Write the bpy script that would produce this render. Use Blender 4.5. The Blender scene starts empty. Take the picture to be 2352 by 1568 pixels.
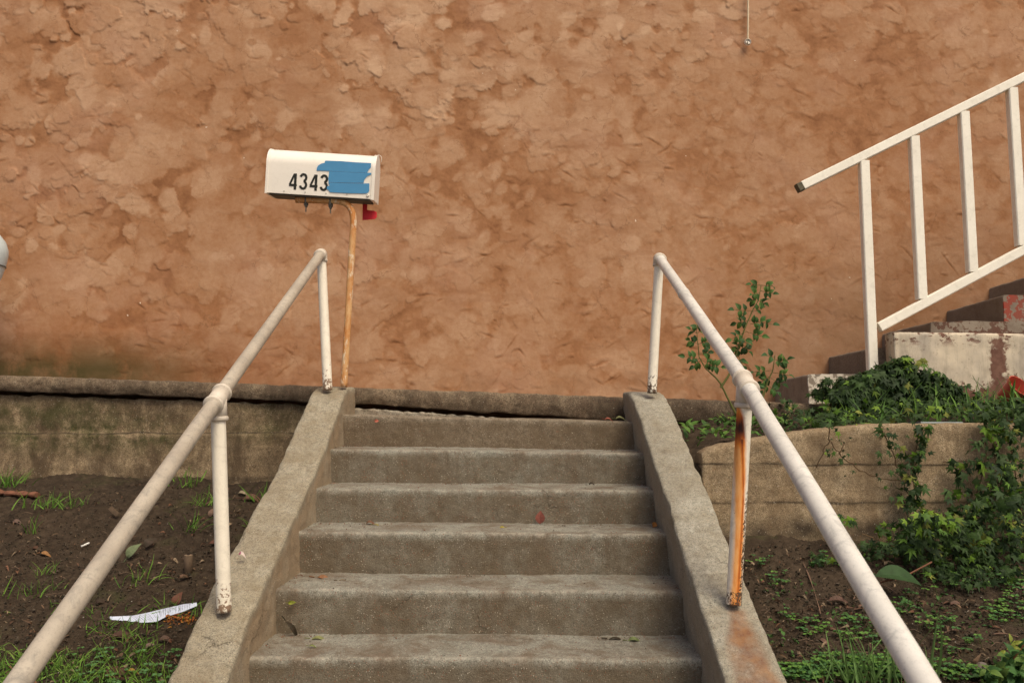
import bpy, math, random
import numpy as np
from mathutils import Vector
random.seed(7); rng = np.random.default_rng(7)
S = bpy.context.scene; C = S.collection
# ------------------------------------------------------------------ camera, sky, sun, exposure
F = 1900.0; TH = math.atan(186/1900.0); cT, sT = math.cos(TH), math.sin(TH)
cam = bpy.data.objects.new('camera', bpy.data.cameras.new('camera')); C.objects.link(cam)
cam.data.sensor_width = 36; cam.data.lens = 36*F/2352; cam.data.clip_end = 500; cam.data.clip_start = 0.05
cam.location = (0, 0, 0); cam.rotation_euler = (math.radians(90)+TH, 0, 0); S.camera = cam
cam.data.dof.use_dof = True; cam.data.dof.focus_distance = 2.9; cam.data.dof.aperture_fstop = 7.0
SUN_EL, SUN_AZ = math.radians(54), math.radians(150)     # azimuth clockwise from +y
w = bpy.data.worlds.new('World'); S.world = w; w.use_nodes = True
sky = w.node_tree.nodes.new('ShaderNodeTexSky'); sky.sky_type = 'NISHITA'; sky.sun_disc = False
sky.sun_elevation = SUN_EL; sky.sun_rotation = SUN_AZ; sky.dust_density = 6; sky.ozone_density = 0.2; sky.air_density = 0.8
bg = w.node_tree.nodes['Background']; bg.inputs[1].default_value = 0.115
w.node_tree.links.new(sky.outputs[0], bg.inputs[0])
sl = bpy.data.lights.new('sun', 'SUN'); sl.energy = 1.85; sl.angle = math.radians(28); sl.color = (1, 0.88, 0.63)
sun = bpy.data.objects.new('sun', sl); C.objects.link(sun)
sd = Vector((math.sin(SUN_AZ)*math.cos(SUN_EL), math.cos(SUN_AZ)*math.cos(SUN_EL), math.sin(SUN_EL)))
sun.rotation_euler = sd.to_track_quat('Z', 'Y').to_euler()
S.view_settings.view_transform = 'Standard'; S.view_settings.look = 'None'
S.view_settings.exposure = 0.24; S.view_settings.gamma = 1
# ------------------------------------------------------------------ pixel (2352 wide view of the photo) -> world at a known plane
def ray(u, v): return (u-1176, F*cT-(784-v)*sT, F*sT+(784-v)*cT)
def P(u, v, y): a = ray(u, v); t = y/a[1]; return Vector((a[0]*t, y, a[2]*t))
# ------------------------------------------------------------------ noise
def _h(i, j, k, s):
    h = (i.astype(np.int64)*374761393 + j.astype(np.int64)*668265263 + k.astype(np.int64)*2147483647 + s*974711) & 0xffffffff
    h = ((h ^ (h >> 13))*1274126177) & 0xffffffff
    h = ((h ^ (h >> 15))*2246822519) & 0xffffffff
    return ((h ^ (h >> 16)) & 0xffffff)/float(0xffffff)
def vn(x, y, z, s=0):
    x0 = np.floor(x); y0 = np.floor(y); z0 = np.floor(z)
    fx, fy, fz = x-x0, y-y0, z-z0
    fx = fx*fx*(3-2*fx); fy = fy*fy*(3-2*fy); fz = fz*fz*(3-2*fz); r = 0
    for a in (0, 1):
        for b in (0, 1):
            for c in (0, 1):
                wt = (fx if a else 1-fx)*(fy if b else 1-fy)*(fz if c else 1-fz)
                r = r+wt*_h(x0+a, y0+b, z0+c, s)
    return r*2-1
def fbm(x, y, z, f=1, o=4, s=0, g=0.5):
    r = 0; a = 1; t = 0
    for i in range(o):
        r = r+a*vn(x*f+i*17.3, y*f+i*5.1, z*f+i*9.7, s+i); t += a; a *= g; f *= 2.03
    return r/t
from mathutils import noise as mn
def fb(x, y, z, f=1, o=4, s=0): return 1.3*mn.fractal(Vector((x*f+s*3.7, y*f+s*1.3, z*f)), 1.0, 2.0, o)/(1.6 if o > 1 else 1)
# ------------------------------------------------------------------ objects
def tag(o, label=None, cat=None, group=None, kind=None):
    if label: o['label'] = label
    if cat: o['category'] = cat
    if group: o['group'] = group
    if kind: o['kind'] = kind
    return o
def thing(name, loc, label, cat, group=None):
    o = bpy.data.objects.new(name, None); C.objects.link(o); o.location = loc; o.empty_display_size = .05
    return tag(o, label, cat, group)
def mk(name, V, Fc, mat, parent=None, smooth=True, attrs=None, cols=None, origin=None):
    V = np.asarray(V, dtype=np.float64).reshape(-1, 3)
    off = np.array(parent_world(parent)) if parent else (np.array(origin) if origin is not None else np.zeros(3))
    me = bpy.data.meshes.new(name)
    if isinstance(Fc, np.ndarray):
        n = len(Fc); k = Fc.shape[1]
        me.vertices.add(len(V)); me.vertices.foreach_set('co', (V-off).ravel())
        me.loops.add(n*k); me.loops.foreach_set('vertex_index', Fc.ravel().astype(np.int32))
        me.polygons.add(n); me.polygons.foreach_set('loop_start', np.arange(0, n*k, k, dtype=np.int32))
        me.update(calc_edges=True)
    else:
        me.from_pydata((V-off).tolist(), [], Fc); me.update()
    me.validate()
    if smooth: me.polygons.foreach_set('use_smooth', [True]*len(me.polygons))
    if attrs:
        for k_, a in attrs.items():
            at = me.attributes.new(k_, 'FLOAT', 'POINT'); at.data.foreach_set('value', np.asarray(a, dtype=np.float32).ravel())
    if cols is not None:
        at = me.attributes.new('col', 'FLOAT_COLOR', 'POINT')
        cc = np.ones((len(V), 4), dtype=np.float32); cc[:, :3] = cols; at.data.foreach_set('color', cc.ravel())
    if mat: me.materials.append(mat)
    o = bpy.data.objects.new(name, me); C.objects.link(o)
    if parent: o.parent = parent
    elif origin is not None: o.location = origin
    return o
def parent_world(p):
    v = Vector((0, 0, 0))
    while p is not None: v = v+Vector(p.location); p = p.parent
    return v
def gridf(n, m, closed=False):
    i = np.arange(n-1)[:, None]; j = np.arange(m if closed else m-1)[None, :]; j2 = (j+1) % m
    return np.stack([(i*m+j)+0*j, i*m+j2, (i+1)*m+j2, (i+1)*m+j], -1).reshape(-1, 4)
def roundpoly(pts, r, res):
    out = []; n = len(pts); rr = r if isinstance(r, (list, tuple)) else [r]*n
    for i in range(n):
        a = np.array(pts[i-1], float); b = np.array(pts[i], float); c = np.array(pts[(i+1) % n], float)
        u1 = (a-b)/np.linalg.norm(a-b); u2 = (c-b)/np.linalg.norm(c-b); q = rr[i]
        if q < 1e-5: out.append(b); continue
        p0 = b+u1*q; p1 = b+u2*q
        for t in np.linspace(0, 1, 6): out.append((1-t)**2*p0+2*t*(1-t)*b+t*t*p1)
    o2 = []
    for i in range(len(out)):
        a = out[i]; b = out[(i+1) % len(out)]; d = np.linalg.norm(b-a)
        if d < 1e-6: continue
        k = max(1, int(d/res))
        for t in range(k): o2.append(a+(b-a)*t/k)
    return np.array(o2)
def loft(name, prof, Sx, place, mat, parent=None, amp=.003, freq=30, chips=0, attrs=None, seed=0, kindf=None, big=0):
    """sweep a closed 2D outline along Sx; rough the surface with noise along its normals; close both ends"""
    N = len(prof); M = len(Sx)
    V = np.array([[place(p, s) for p in prof] for s in Sx], float)
    e1 = np.roll(V, -1, 1)-np.roll(V, 1, 1); e2 = np.gradient(V, axis=0)
    nr = np.cross(e1, e2); nr /= np.linalg.norm(nr, axis=2, keepdims=True)+1e-12
    cen = V.mean(axis=1, keepdims=True)
    if ((V-cen)*nr).sum() < 0: nr = -nr
    d = fbm(V[..., 0], V[..., 1], V[..., 2], freq, 4, seed)*amp*1.6
    if big: d = d+fbm(V[..., 0], V[..., 1], V[..., 2], 4, 2, seed+3)*big
    if chips:
        # corners (strong curvature) lose bites
        a = np.roll(V, -2, 1)-V; b = np.roll(V, 2, 1)-V
        cv = 1+np.clip((a*b).sum(2)/(np.linalg.norm(a, axis=2)*np.linalg.norm(b, axis=2)+1e-9), -1, 0)
        ch = np.clip(fbm(V[..., 0], V[..., 1], V[..., 2], 22, 3, seed+9)-.15, 0, 1)
        d = d-ch*chips*np.clip(cv*3, 0, 1)
    V = V+nr*d[..., None]
    Fq = gridf(M, N, True).tolist(); Vf = V.reshape(-1, 3)
    Vl = Vf.tolist(); Fq.append(list(range(N))[::-1]); Fq.append([(M-1)*N+i for i in range(N)])
    at = {k: fn(Vf) for k, fn in attrs.items()} if attrs else None
    o = mk(name, Vl, Fq, mat, parent, True, at)
    me = o.data
    for q in (-1, -2): me.polygons[q].use_smooth = False
    return o
def tube(path, rad, seg=12, cap=True, sq=False):
    path = [Vector(p) for p in path]; n = len(path)
    rad = [rad]*n if not hasattr(rad, '__len__') else list(rad)
    V = []; Fc = []; up = None
    for i in range(n):
        t = (path[min(i+1, n-1)]-path[max(i-1, 0)]).normalized()
        if up is None:
            up = Vector((0, 0, 1)) if abs(t.z) < .8 else Vector((0, 1, 0))
        s = t.cross(up).normalized(); up = s.cross(t).normalized()
        for k in range(seg):
            a = 2*math.pi*k/seg
            V.append(path[i]+(s*math.cos(a)+up*math.sin(a))*rad[i])
    for i in range(n-1):
        for k in range(seg):
            k2 = (k+1) % seg; Fc.append([i*seg+k, i*seg+k2, (i+1)*seg+k2, (i+1)*seg+k])
    if cap: Fc.append(list(range(seg))[::-1]); Fc.append([(n-1)*seg+k for k in range(seg)])
    return V, Fc
def join(parts):
    V = []; Fc = []
    for v, f in parts:
        b = len(V); V += [tuple(p) for p in v]; Fc += [[i+b for i in q] for q in f]
    return V, Fc
def lerp(a, b, t): return a+(b-a)*t
def line(a, b, n): return [Vector(a).lerp(Vector(b), i/(n-1)) for i in range(n)]
def bez(a, b, c, n): a, b, c = Vector(a), Vector(b), Vector(c); return [a*(1-t)**2+b*2*t*(1-t)+c*t*t for t in [i/(n-1) for i in range(n)]]
def lathe(prof, cen, axis='z', seg=32):
    V = []; Fc = []; c = Vector(cen); n = len(prof)
    for r, h in prof:
        for k in range(seg):
            a = 2*math.pi*k/seg; x, y = r*math.cos(a), r*math.sin(a)
            V.append(c+(Vector((x, y, h)) if axis == 'z' else Vector((x, h, y)) if axis == 'y' else Vector((h, x, y))))
    for i in range(n-1):
        for k in range(seg):
            k2 = (k+1) % seg; q = [i*seg+k, i*seg+k2, (i+1)*seg+k2, (i+1)*seg+k]
            Fc.append(q[::-1] if axis == 'y' else q)
    Fc.append(list(range(seg))[::-1]); Fc.append([(n-1)*seg+k for k in range(seg)])
    return V, Fc
def prism(pts, y0, y1):
    """outline in (x,z) with thickness in y"""
    n = len(pts); V = [(x, y0, z) for x, z in pts]+[(x, y1, z) for x, z in pts]
    return V, [list(range(n)), list(range(2*n-1, n-1, -1))]+[[i, (i+1) % n+0, (i+1) % n+n, i+n][::-1] for i in range(n)]
# ------------------------------------------------------------------ materials
class NT:
    def __init__(s, name, rough=.8, spec=.3):
        s.m = bpy.data.materials.new(name); s.m.use_nodes = True; s.t = s.m.node_tree
        s.b = s.t.nodes['Principled BSDF']; s.b.inputs['Roughness'].default_value = rough
        s.b.inputs['Specular IOR Level'].default_value = spec
        s.pos = s.t.nodes.new('ShaderNodeNewGeometry').outputs['Position']
    def L(s, a, b): s.t.links.new(a, b)
    def put(s, i, v):
        if isinstance(v, bpy.types.NodeSocket): s.L(v, i)
        elif isinstance(v, (tuple, list)) and len(v) == 3 and i.type == 'RGBA': i.default_value = (*v, 1)
        else: i.default_value = v
    def noise(s, sc, det=4, ro=.55, vec=None, dist=0, st=None):
        n = s.t.nodes.new('ShaderNodeTexNoise'); n.inputs['Scale'].default_value = sc; n.inputs['Detail'].default_value = det
        n.inputs['Roughness'].default_value = ro; n.inputs['Distortion'].default_value = dist
        v = vec or s.pos
        if st: v = s.stretch(v, st)
        s.L(v, n.inputs['Vector']); return n.outputs['Fac']
    def stretch(s, v, st, loc=(0, 0, 0)):
        n = s.t.nodes.new('ShaderNodeMapping'); n.inputs['Scale'].default_value = st; n.inputs['Location'].default_value = loc
        s.L(v, n.inputs['Vector']); return n.outputs[0]
    def vor(s, sc, out='Distance', feat='F1', rnd=1):
        n = s.t.nodes.new('ShaderNodeTexVoronoi'); n.inputs['Scale'].default_value = sc; n.feature = feat
        n.inputs['Randomness'].default_value = rnd; s.L(s.pos, n.inputs['Vector']); return n.outputs[out]
    def ramp(s, f, stops):
        n = s.t.nodes.new('ShaderNodeValToRGB'); e = n.color_ramp.elements
        while len(e) < len(stops): e.new(.5)
        for q, (p, c) in zip(e, stops):
            q.position = p; q.color = (c, c, c, 1) if not hasattr(c, '__len__') else (*c, 1)
        s.put(n.inputs[0], f); return n.outputs[0]
    def math(s, op, a, b=0.0, c=None, clamp=False):
        n = s.t.nodes.new('ShaderNodeMath'); n.operation = op; n.use_clamp = clamp
        s.put(n.inputs[0], a); s.put(n.inputs[1], b)
        if c is not None: s.put(n.inputs[2], c)
        return n.outputs[0]
    def mix(s, f, a, b, mode='MIX'):
        n = s.t.nodes.new('ShaderNodeMix'); n.data_type = 'RGBA'; n.blend_type = mode
        s.put(n.inputs[0], f); s.put(n.inputs[6], a); s.put(n.inputs[7], b); return n.outputs[2]
    def attr(s, name, out='Fac'):
        n = s.t.nodes.new('ShaderNodeAttribute'); n.attribute_name = name; return n.outputs[out]
    def xyz(s):
        n = s.t.nodes.new('ShaderNodeSeparateXYZ'); s.L(s.pos, n.inputs[0]); return n.outputs
    def bump(s, h, st=.3, d=.002, prev=None):
        n = s.t.nodes.new('ShaderNodeBump'); n.inputs['Strength'].default_value = st; n.inputs['Distance'].default_value = d
        s.L(h, n.inputs['Height'])
        if prev is not None: s.L(prev, n.inputs['Normal'])
        s.L(n.outputs[0], s.b.inputs['Normal']); return n.outputs[0]
    def base(s, c): s.put(s.b.inputs['Base Color'], c); return s.m
    def cracks(s, sc, wd, lo=.5, hi=.62, seed=0):
        n = s.t.nodes.new('ShaderNodeTexNoise'); n.inputs['Scale'].default_value = sc*3; n.inputs['Detail'].default_value = 6; n.inputs['Roughness'].default_value = .65; s.L(s.pos, n.inputs['Vector'])
        v = s.t.nodes.new('ShaderNodeVectorMath'); v.operation = 'MULTIPLY_ADD'; s.L(n.outputs['Color'], v.inputs[0]); v.inputs[1].default_value = (.55/sc,)*3; s.L(s.pos, v.inputs[2])
        o = s.t.nodes.new('ShaderNodeTexVoronoi'); o.feature = 'DISTANCE_TO_EDGE'; o.inputs['Scale'].default_value = sc; s.L(v.outputs[0], o.inputs['Vector'])
        return s.math('MULTIPLY', s.ramp(o.outputs['Distance'], [(wd*.3, 1), (wd, 0)]), s.ramp(s.noise(sc*1.3+seed, 3), [(lo, 0), (hi, 1)]))
    def box(s, ax, lo, hi, soft):
        """1 inside lo..hi of a world axis socket, soft edges"""
        a = s.math('MULTIPLY_ADD', ax, 1/soft, -lo/soft+.5, True); b = s.math('MULTIPLY_ADD', ax, -1/soft, hi/soft+.5, True)
        return s.math('MULTIPLY', a, b)
def concrete(name, c1, c2, c3, speck=.5, red=.3, stain=None, stainc=(.1, .07, .045), moss=None, bump=.6, mask=None, lines=None, agg=250, side=None, edge=None):
    t = NT(name, .9, .2)
    n1 = t.noise(2.3, 5, .62); n2 = t.noise(11, 5, .65, dist=.6); n3 = t.noise(70, 4, .7)
    col = t.mix(t.ramp(n1, [(.35, 0), (.65, 1)]), c1, c2)
    col = t.mix(t.ramp(n2, [(.42, 0), (.72, 1)]), col, c3)
    col = t.mix(t.ramp(n3, [(.34, .65), (.56, 0)]), col, tuple(x*.45 for x in c1))
    n4 = t.noise(27, 6, .75); col = t.mix(t.ramp(n4, [(.52, 0), (.72, .55)]), col, tuple(min(1, x*1.35) for x in c3))
    n5 = t.noise(260, 3, .8); col = t.mix(t.ramp(n5, [(.36, .8), (.5, 0)]), col, tuple(x*.35 for x in c1)); col = t.mix(t.ramp(n5, [(.55, 0), (.66, .55)]), col, tuple(min(1, x*1.4) for x in c3))
    if stain: # vertical streaky dirt
        sn = t.noise(3, 7, .72, st=(2.2, 2.2, .9), dist=.5); col = t.mix(t.ramp(sn, [(.42, 0), (.62, stain)]), col, stainc)
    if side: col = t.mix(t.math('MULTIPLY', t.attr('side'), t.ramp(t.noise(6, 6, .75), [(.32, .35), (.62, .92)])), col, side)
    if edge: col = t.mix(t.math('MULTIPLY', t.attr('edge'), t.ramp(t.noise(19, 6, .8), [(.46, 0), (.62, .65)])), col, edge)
    if moss:
        for (x0, x1, z0, z1, k) in moss:
            X = t.xyz(); mk_ = t.math('MULTIPLY', t.box(X[0], x0, x1, .25), t.box(X[2], z0, z1, .1))
            mk_ = t.math('MULTIPLY', mk_, t.ramp(t.noise(9, 5, .7), [(.38, 0), (.6, k)])); col = t.mix(mk_, col, (.04, .045, .012))
    if lines:
        X = t.xyz(); wob = t.math('MULTIPLY_ADD', t.noise(5, 3), .03, -.015)
        for z, wd, st_ in lines:
            dz = t.math('ABSOLUTE', t.math('SUBTRACT', t.math('ADD', X[2], wob), z))
            lm = t.math('MULTIPLY', t.ramp(t.math('DIVIDE', dz, wd), [(.2, 1), (1, 0)]), t.ramp(t.noise(7, 3), [(.35, .2), (.6, st_)]))
            col = t.mix(lm, col, (.035, .025, .017))
    v = t.vor(agg, 'Color'); vd = t.vor(agg)
    vs = t.t.nodes.new('ShaderNodeSeparateColor'); t.L(v, vs.inputs[0])
    inside = t.ramp(vd, [(.25, 1), (.42, 0)])
    wm = t.math('MULTIPLY', t.math('GREATER_THAN', vs.outputs[0], 1-.10*speck), inside)
    wm = t.math('MULTIPLY', wm, t.ramp(t.noise(14, 4, .7), [(.42, .15), (.6, 1)])); col = t.mix(wm, col, (.52, .47, .38))
    dm = t.math('MULTIPLY', t.math('LESS_THAN', vs.outputs[0], .16), inside); col = t.mix(t.math('MULTIPLY', dm, .75), col, (.05, .038, .028))
    rm = t.math('MULTIPLY', t.math('GREATER_THAN', vs.outputs[1], 1-.07*red), inside); col = t.mix(t.math('MULTIPLY', rm, .7), col, (.26, .08, .04))
    if mask:
        mc, mc2 = mask
        mm = t.math('MULTIPLY', t.attr('mask'), t.ramp(t.noise(16, 6, .7), [(.30, .35), (.58, 1)]))
        mm = t.math('MULTIPLY', mm, t.ramp(t.noise(140, 3, .7), [(.25, .7), (.5, 1)]))
        col = t.mix(mm, col, t.mix(t.ramp(t.noise(11, 6, .75), [(.38, 0), (.62, 1)]), mc, mc2))
    ck = t.cracks(2.3, .008, .56, .70); col = t.mix(t.math('MULTIPLY', ck, .55), col, (.04, .03, .02))
    b = t.bump(t.noise(190, 5, .75), bump, .006)
    b = t.bump(ck, .6, -.006, b); b = t.bump(t.vor(agg), bump*.5, -.003, b)
    pits = t.ramp(t.noise(45, 4, .6), [(.25, 0), (.42, 1)])
    t.bump(pits, .5*bump, .004, b)
    return t.base(col)
def paint(name, c1, c2, wear=.4, wearc=(.12, .08, .05), base_z=None, chip=.5, rust=False, rough=.45, dirt=(.3, .27, .23), streak=.35, dirtw=.5):
    t = NT(name, rough, .4)
    col = t.mix(t.ramp(t.noise(6, 4, .6), [(.4, 0), (.65, 1)]), c1, c2)
    col = t.mix(t.ramp(t.noise(22, 6, .75, dist=1.2), [(.50, 0), (.70, dirtw)]), col, dirt); col = t.mix(t.ramp(t.noise(150, 3, .7), [(.6, 0), (.7, dirtw*.4)]), col, dirt)
    # fine hairline scuffs
    v = t.noise(60, 3, .5, dist=3, st=(1, .35, 1)); col = t.mix(t.ramp(v, [(.49, 0), (.5, streak), (.51, 0)]), col, tuple(x*.7 for x in dirt))
    if base_z is not None:
        X = t.xyz(); g = t.math('MULTIPLY_ADD', X[2], -1/.2, (base_z+.2)/.2, True)
        g = t.math('POWER', g, 1.6)
        th = t.math('MULTIPLY_ADD', g, .27, .0)
        cm = t.math('GREATER_THAN', t.math('ADD', t.noise(75, 5, .7), th), .70)
        low = t.math('LESS_THAN', t.math('ADD', X[2], t.math('MULTIPLY', t.noise(60, 3), .02)), base_z+.012)
        cm = t.math('MAXIMUM', cm, low)
        col = t.mix(cm, col, t.mix(t.noise(90), wearc, tuple(x*.8 for x in wearc)))
    elif wear: col = t.mix(t.ramp(t.noise(95, 4, .7), [(.70, 0), (.72, wear)]), col, wearc)
    if rust:
        a = t.attr('mask'); n = t.noise(26, 5, .7, st=(2.4, 2.4, .5)); e = t.math('ADD', a, t.math('MULTIPLY_ADD', n, .6, -.3))
        rc = t.ramp(t.math('ADD', t.attr('dark'), t.math('MULTIPLY_ADD', t.noise(40, 5, .7, st=(2, 2, .4)), .7, -.35)), [(.06, (.80, .40, .14)), (.32, (.66, .21, .03)), (.58, (.33, .075, .012)), (.85, (.040, .010, .006))])
        col = t.mix(t.ramp(e, [(.26, 0), (.74, 1)]), col, rc)
        pit = t.math('MULTIPLY', t.attr('pit'), 1.0); pn = t.math('GREATER_THAN', t.math('ADD', t.noise(130, 4, .7), t.math('MULTIPLY', pit, .25)), .70)
        col = t.mix(pn, col, (.10, .055, .03))
        t.put(t.b.inputs['Roughness'], t.math('MULTIPLY_ADD', t.ramp(e, [(.30, 0), (.55, 1)]), .4, .42))
        t.bump(pn, .5, -.001)
        return t.base(col)
    t.bump(t.noise(85, 4, .6), .16, .0012)
    return t.base(col)
def leafmat(name='leaf', rough=.6, trans=.25, spec=.22):
    t = NT(name, rough, spec); c = t.attr('col', 'Color')
    c2 = t.mix(t.ramp(t.noise(90, 3), [(.3, .35), (.7, 0)]), c, (.02, .03, .01))
    t.base(c2)
    tr = t.t.nodes.new('ShaderNodeBsdfTranslucent'); t.L(c, tr.inputs[0]); mx = t.t.nodes.new('ShaderNodeMixShader')
    mx.inputs[0].default_value = trans; t.L(t.b.outputs[0], mx.inputs[1]); t.L(tr.outputs[0], mx.inputs[2])
    t.L(mx.outputs[0], t.t.nodes['Material Output'].inputs[0]); return t.m
def plain(name, c, rough=.6, spec=.3, metal=0, var=.3, sc=40):
    t = NT(name, rough, spec); t.b.inputs['Metallic'].default_value = metal
    t.bump(t.noise(sc*3, 3), .15, .001)
    return t.base(t.mix(t.ramp(t.noise(sc, 4, .6), [(.3, 0), (.7, var)]), c, tuple(x*.45 for x in c)))
M_leaf = leafmat(); M_dry = leafmat('dry_leaf', .7, .1, .2)
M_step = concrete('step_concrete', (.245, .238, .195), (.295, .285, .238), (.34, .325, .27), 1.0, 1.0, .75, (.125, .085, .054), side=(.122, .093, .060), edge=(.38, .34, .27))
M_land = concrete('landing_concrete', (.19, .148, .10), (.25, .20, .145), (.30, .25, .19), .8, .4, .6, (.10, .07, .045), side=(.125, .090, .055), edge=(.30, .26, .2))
M_mortar = concrete('crumbled_mortar', (.30, .26, .20), (.24, .19, .14), (.38, .34, .27), .6, .2)
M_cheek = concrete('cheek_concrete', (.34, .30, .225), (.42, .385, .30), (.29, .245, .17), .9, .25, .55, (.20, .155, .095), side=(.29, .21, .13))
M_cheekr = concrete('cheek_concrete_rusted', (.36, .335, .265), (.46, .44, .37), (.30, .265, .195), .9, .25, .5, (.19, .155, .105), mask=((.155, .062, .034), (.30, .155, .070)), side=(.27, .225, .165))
M_cap = concrete('curb_concrete', (.115, .078, .052), (.19, .135, .088), (.27, .21, .14), .4, .3, .7, (.06, .042, .028))
M_ret = concrete('retaining_concrete', (.19, .135, .08), (.31, .225, .135), (.42, .32, .20), .5, .2, .85, (.075, .05, .03),
                 moss=[(-2.6, -1.7, -.14, .02, .9), (-4, -2.0, .0, .12, .7), (-1.4, -1.1, -.1, .13, .6)], lines=[(-.055, .006, .8), (-.285, .02, .6)])
M_ret2 = concrete('planter_wall_concrete', (.27, .195, .115), (.35, .265, .165), (.42, .33, .215), .6, .2, .6, (.16, .105, .058), lines=[(-.165, .006, .8), (-.31, .007, .7), (-.42, .07, .9)])
M_path = concrete('path_concrete', (.25, .2, .15), (.3, .25, .2), (.28, .24, .2), .4, .1)
M_hstep = concrete('grey_step_concrete', (.24, .195, .15), (.29, .245, .195), (.25, .2, .15), .3, .1, .4, (.15, .115, .085))
# ------------------------------------------------------------------ SETTING: terrain
def zl(x, y): return -.312-.30*(4.2-y)+.02*math.sin(x*2.1)+.015*math.sin(y*4+x)
def zr(x, y): return -.452-.33*(3.25-y)+.012*math.sin(x*3+y*2)
def zt(x, y): return -.12+.06*(x-.7 if x < 2 else 1.3)+.10*(y-3.3)-.09*max(0, 1-(x-.70)/.12)*max(0, 1-(y-3.28)/.5)
def G(u, v, zf, off=0):
    """where the ray through a photo point meets the terrain"""
    a = ray(u, v); lo, hi = .5, 6.
    for _ in range(40):
        m = (lo+hi)/2; t = m/a[1]
        if a[2]*t < zf(a[0]*t, m): hi = m
        else: lo = m
    y = (lo+hi)/2; t = y/a[1]; return Vector((a[0]*t, y, zf(a[0]*t, y)+off))
def soilmat():
    t = NT('soil', .95, .15); n = t.noise(3, 5, .6); n2 = t.noise(28, 6, .7)
    c = t.mix(t.ramp(n, [(.35, 0), (.65, 1)]), (.026, .018, .012), (.048, .033, .021))
    c = t.mix(t.ramp(n2, [(.45, 0), (.72, .8)]), c, (.080, .057, .038))
    c = t.mix(t.ramp(t.noise(140, 4, .7), [(.66, 0), (.70, .8)]), c, (.26, .21, .16))
    c = t.mix(t.ramp(t.noise(5, 4, .6), [(.58, 0), (.75, .45)]), c, (.05, .06, .02))
    t.bump(t.noise(120, 5, .75), .9, .006); return t.base(c)
M_soil = soilmat()
def terrain(name, x0, x1, y0, y1, zf, res, label=None):
    xs = np.arange(x0, x1, res); ys = np.arange(y0, y1, res); X, Y = np.meshgrid(xs, ys, indexing='ij')
    Z = np.vectorize(zf)(X, Y)
    Z = Z+fbm(X, Y, X*0, 5, 4, 3)*.022+np.abs(fbm(X, Y, X*0+3, 26, 4, 5))*.022+fbm(X, Y, X*0+3, 80, 3, 8)*.005
    o = mk(name, np.stack([X, Y, Z], -1), gridf(len(xs), len(ys))[:, ::-1].copy()[:, ::-1], M_soil); 
    tag(o, kind='structure'); return o
terrain('soil_slope', -5.0, -.86, .35, 4.26, zl, .011)
terrain('soil_bed', .64, 4.6, .35, 3.30, zr, .011)
terrain('planting_terrace', .708, 4.6, 3.28, 4.26, zt, .012)
mk('ground', [(-150, -150, -1.62), (150, -150, -1.62), (150, 150, -1.62), (-150, 150, -1.62)], [[0, 1, 2, 3]], M_path, None, False)['kind'] = 'structure'
# walkway behind the curb
def ztop(x): return .148-.0346*x
xs = np.linspace(-6, 7, 130)
V = [[(x, 4.36, ztop(x)-.004), (x, 5.38, ztop(x)+.004)] for x in xs]
mk('walkway', np.array(V), gridf(len(xs), 2), M_path)['kind'] = 'structure'
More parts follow.
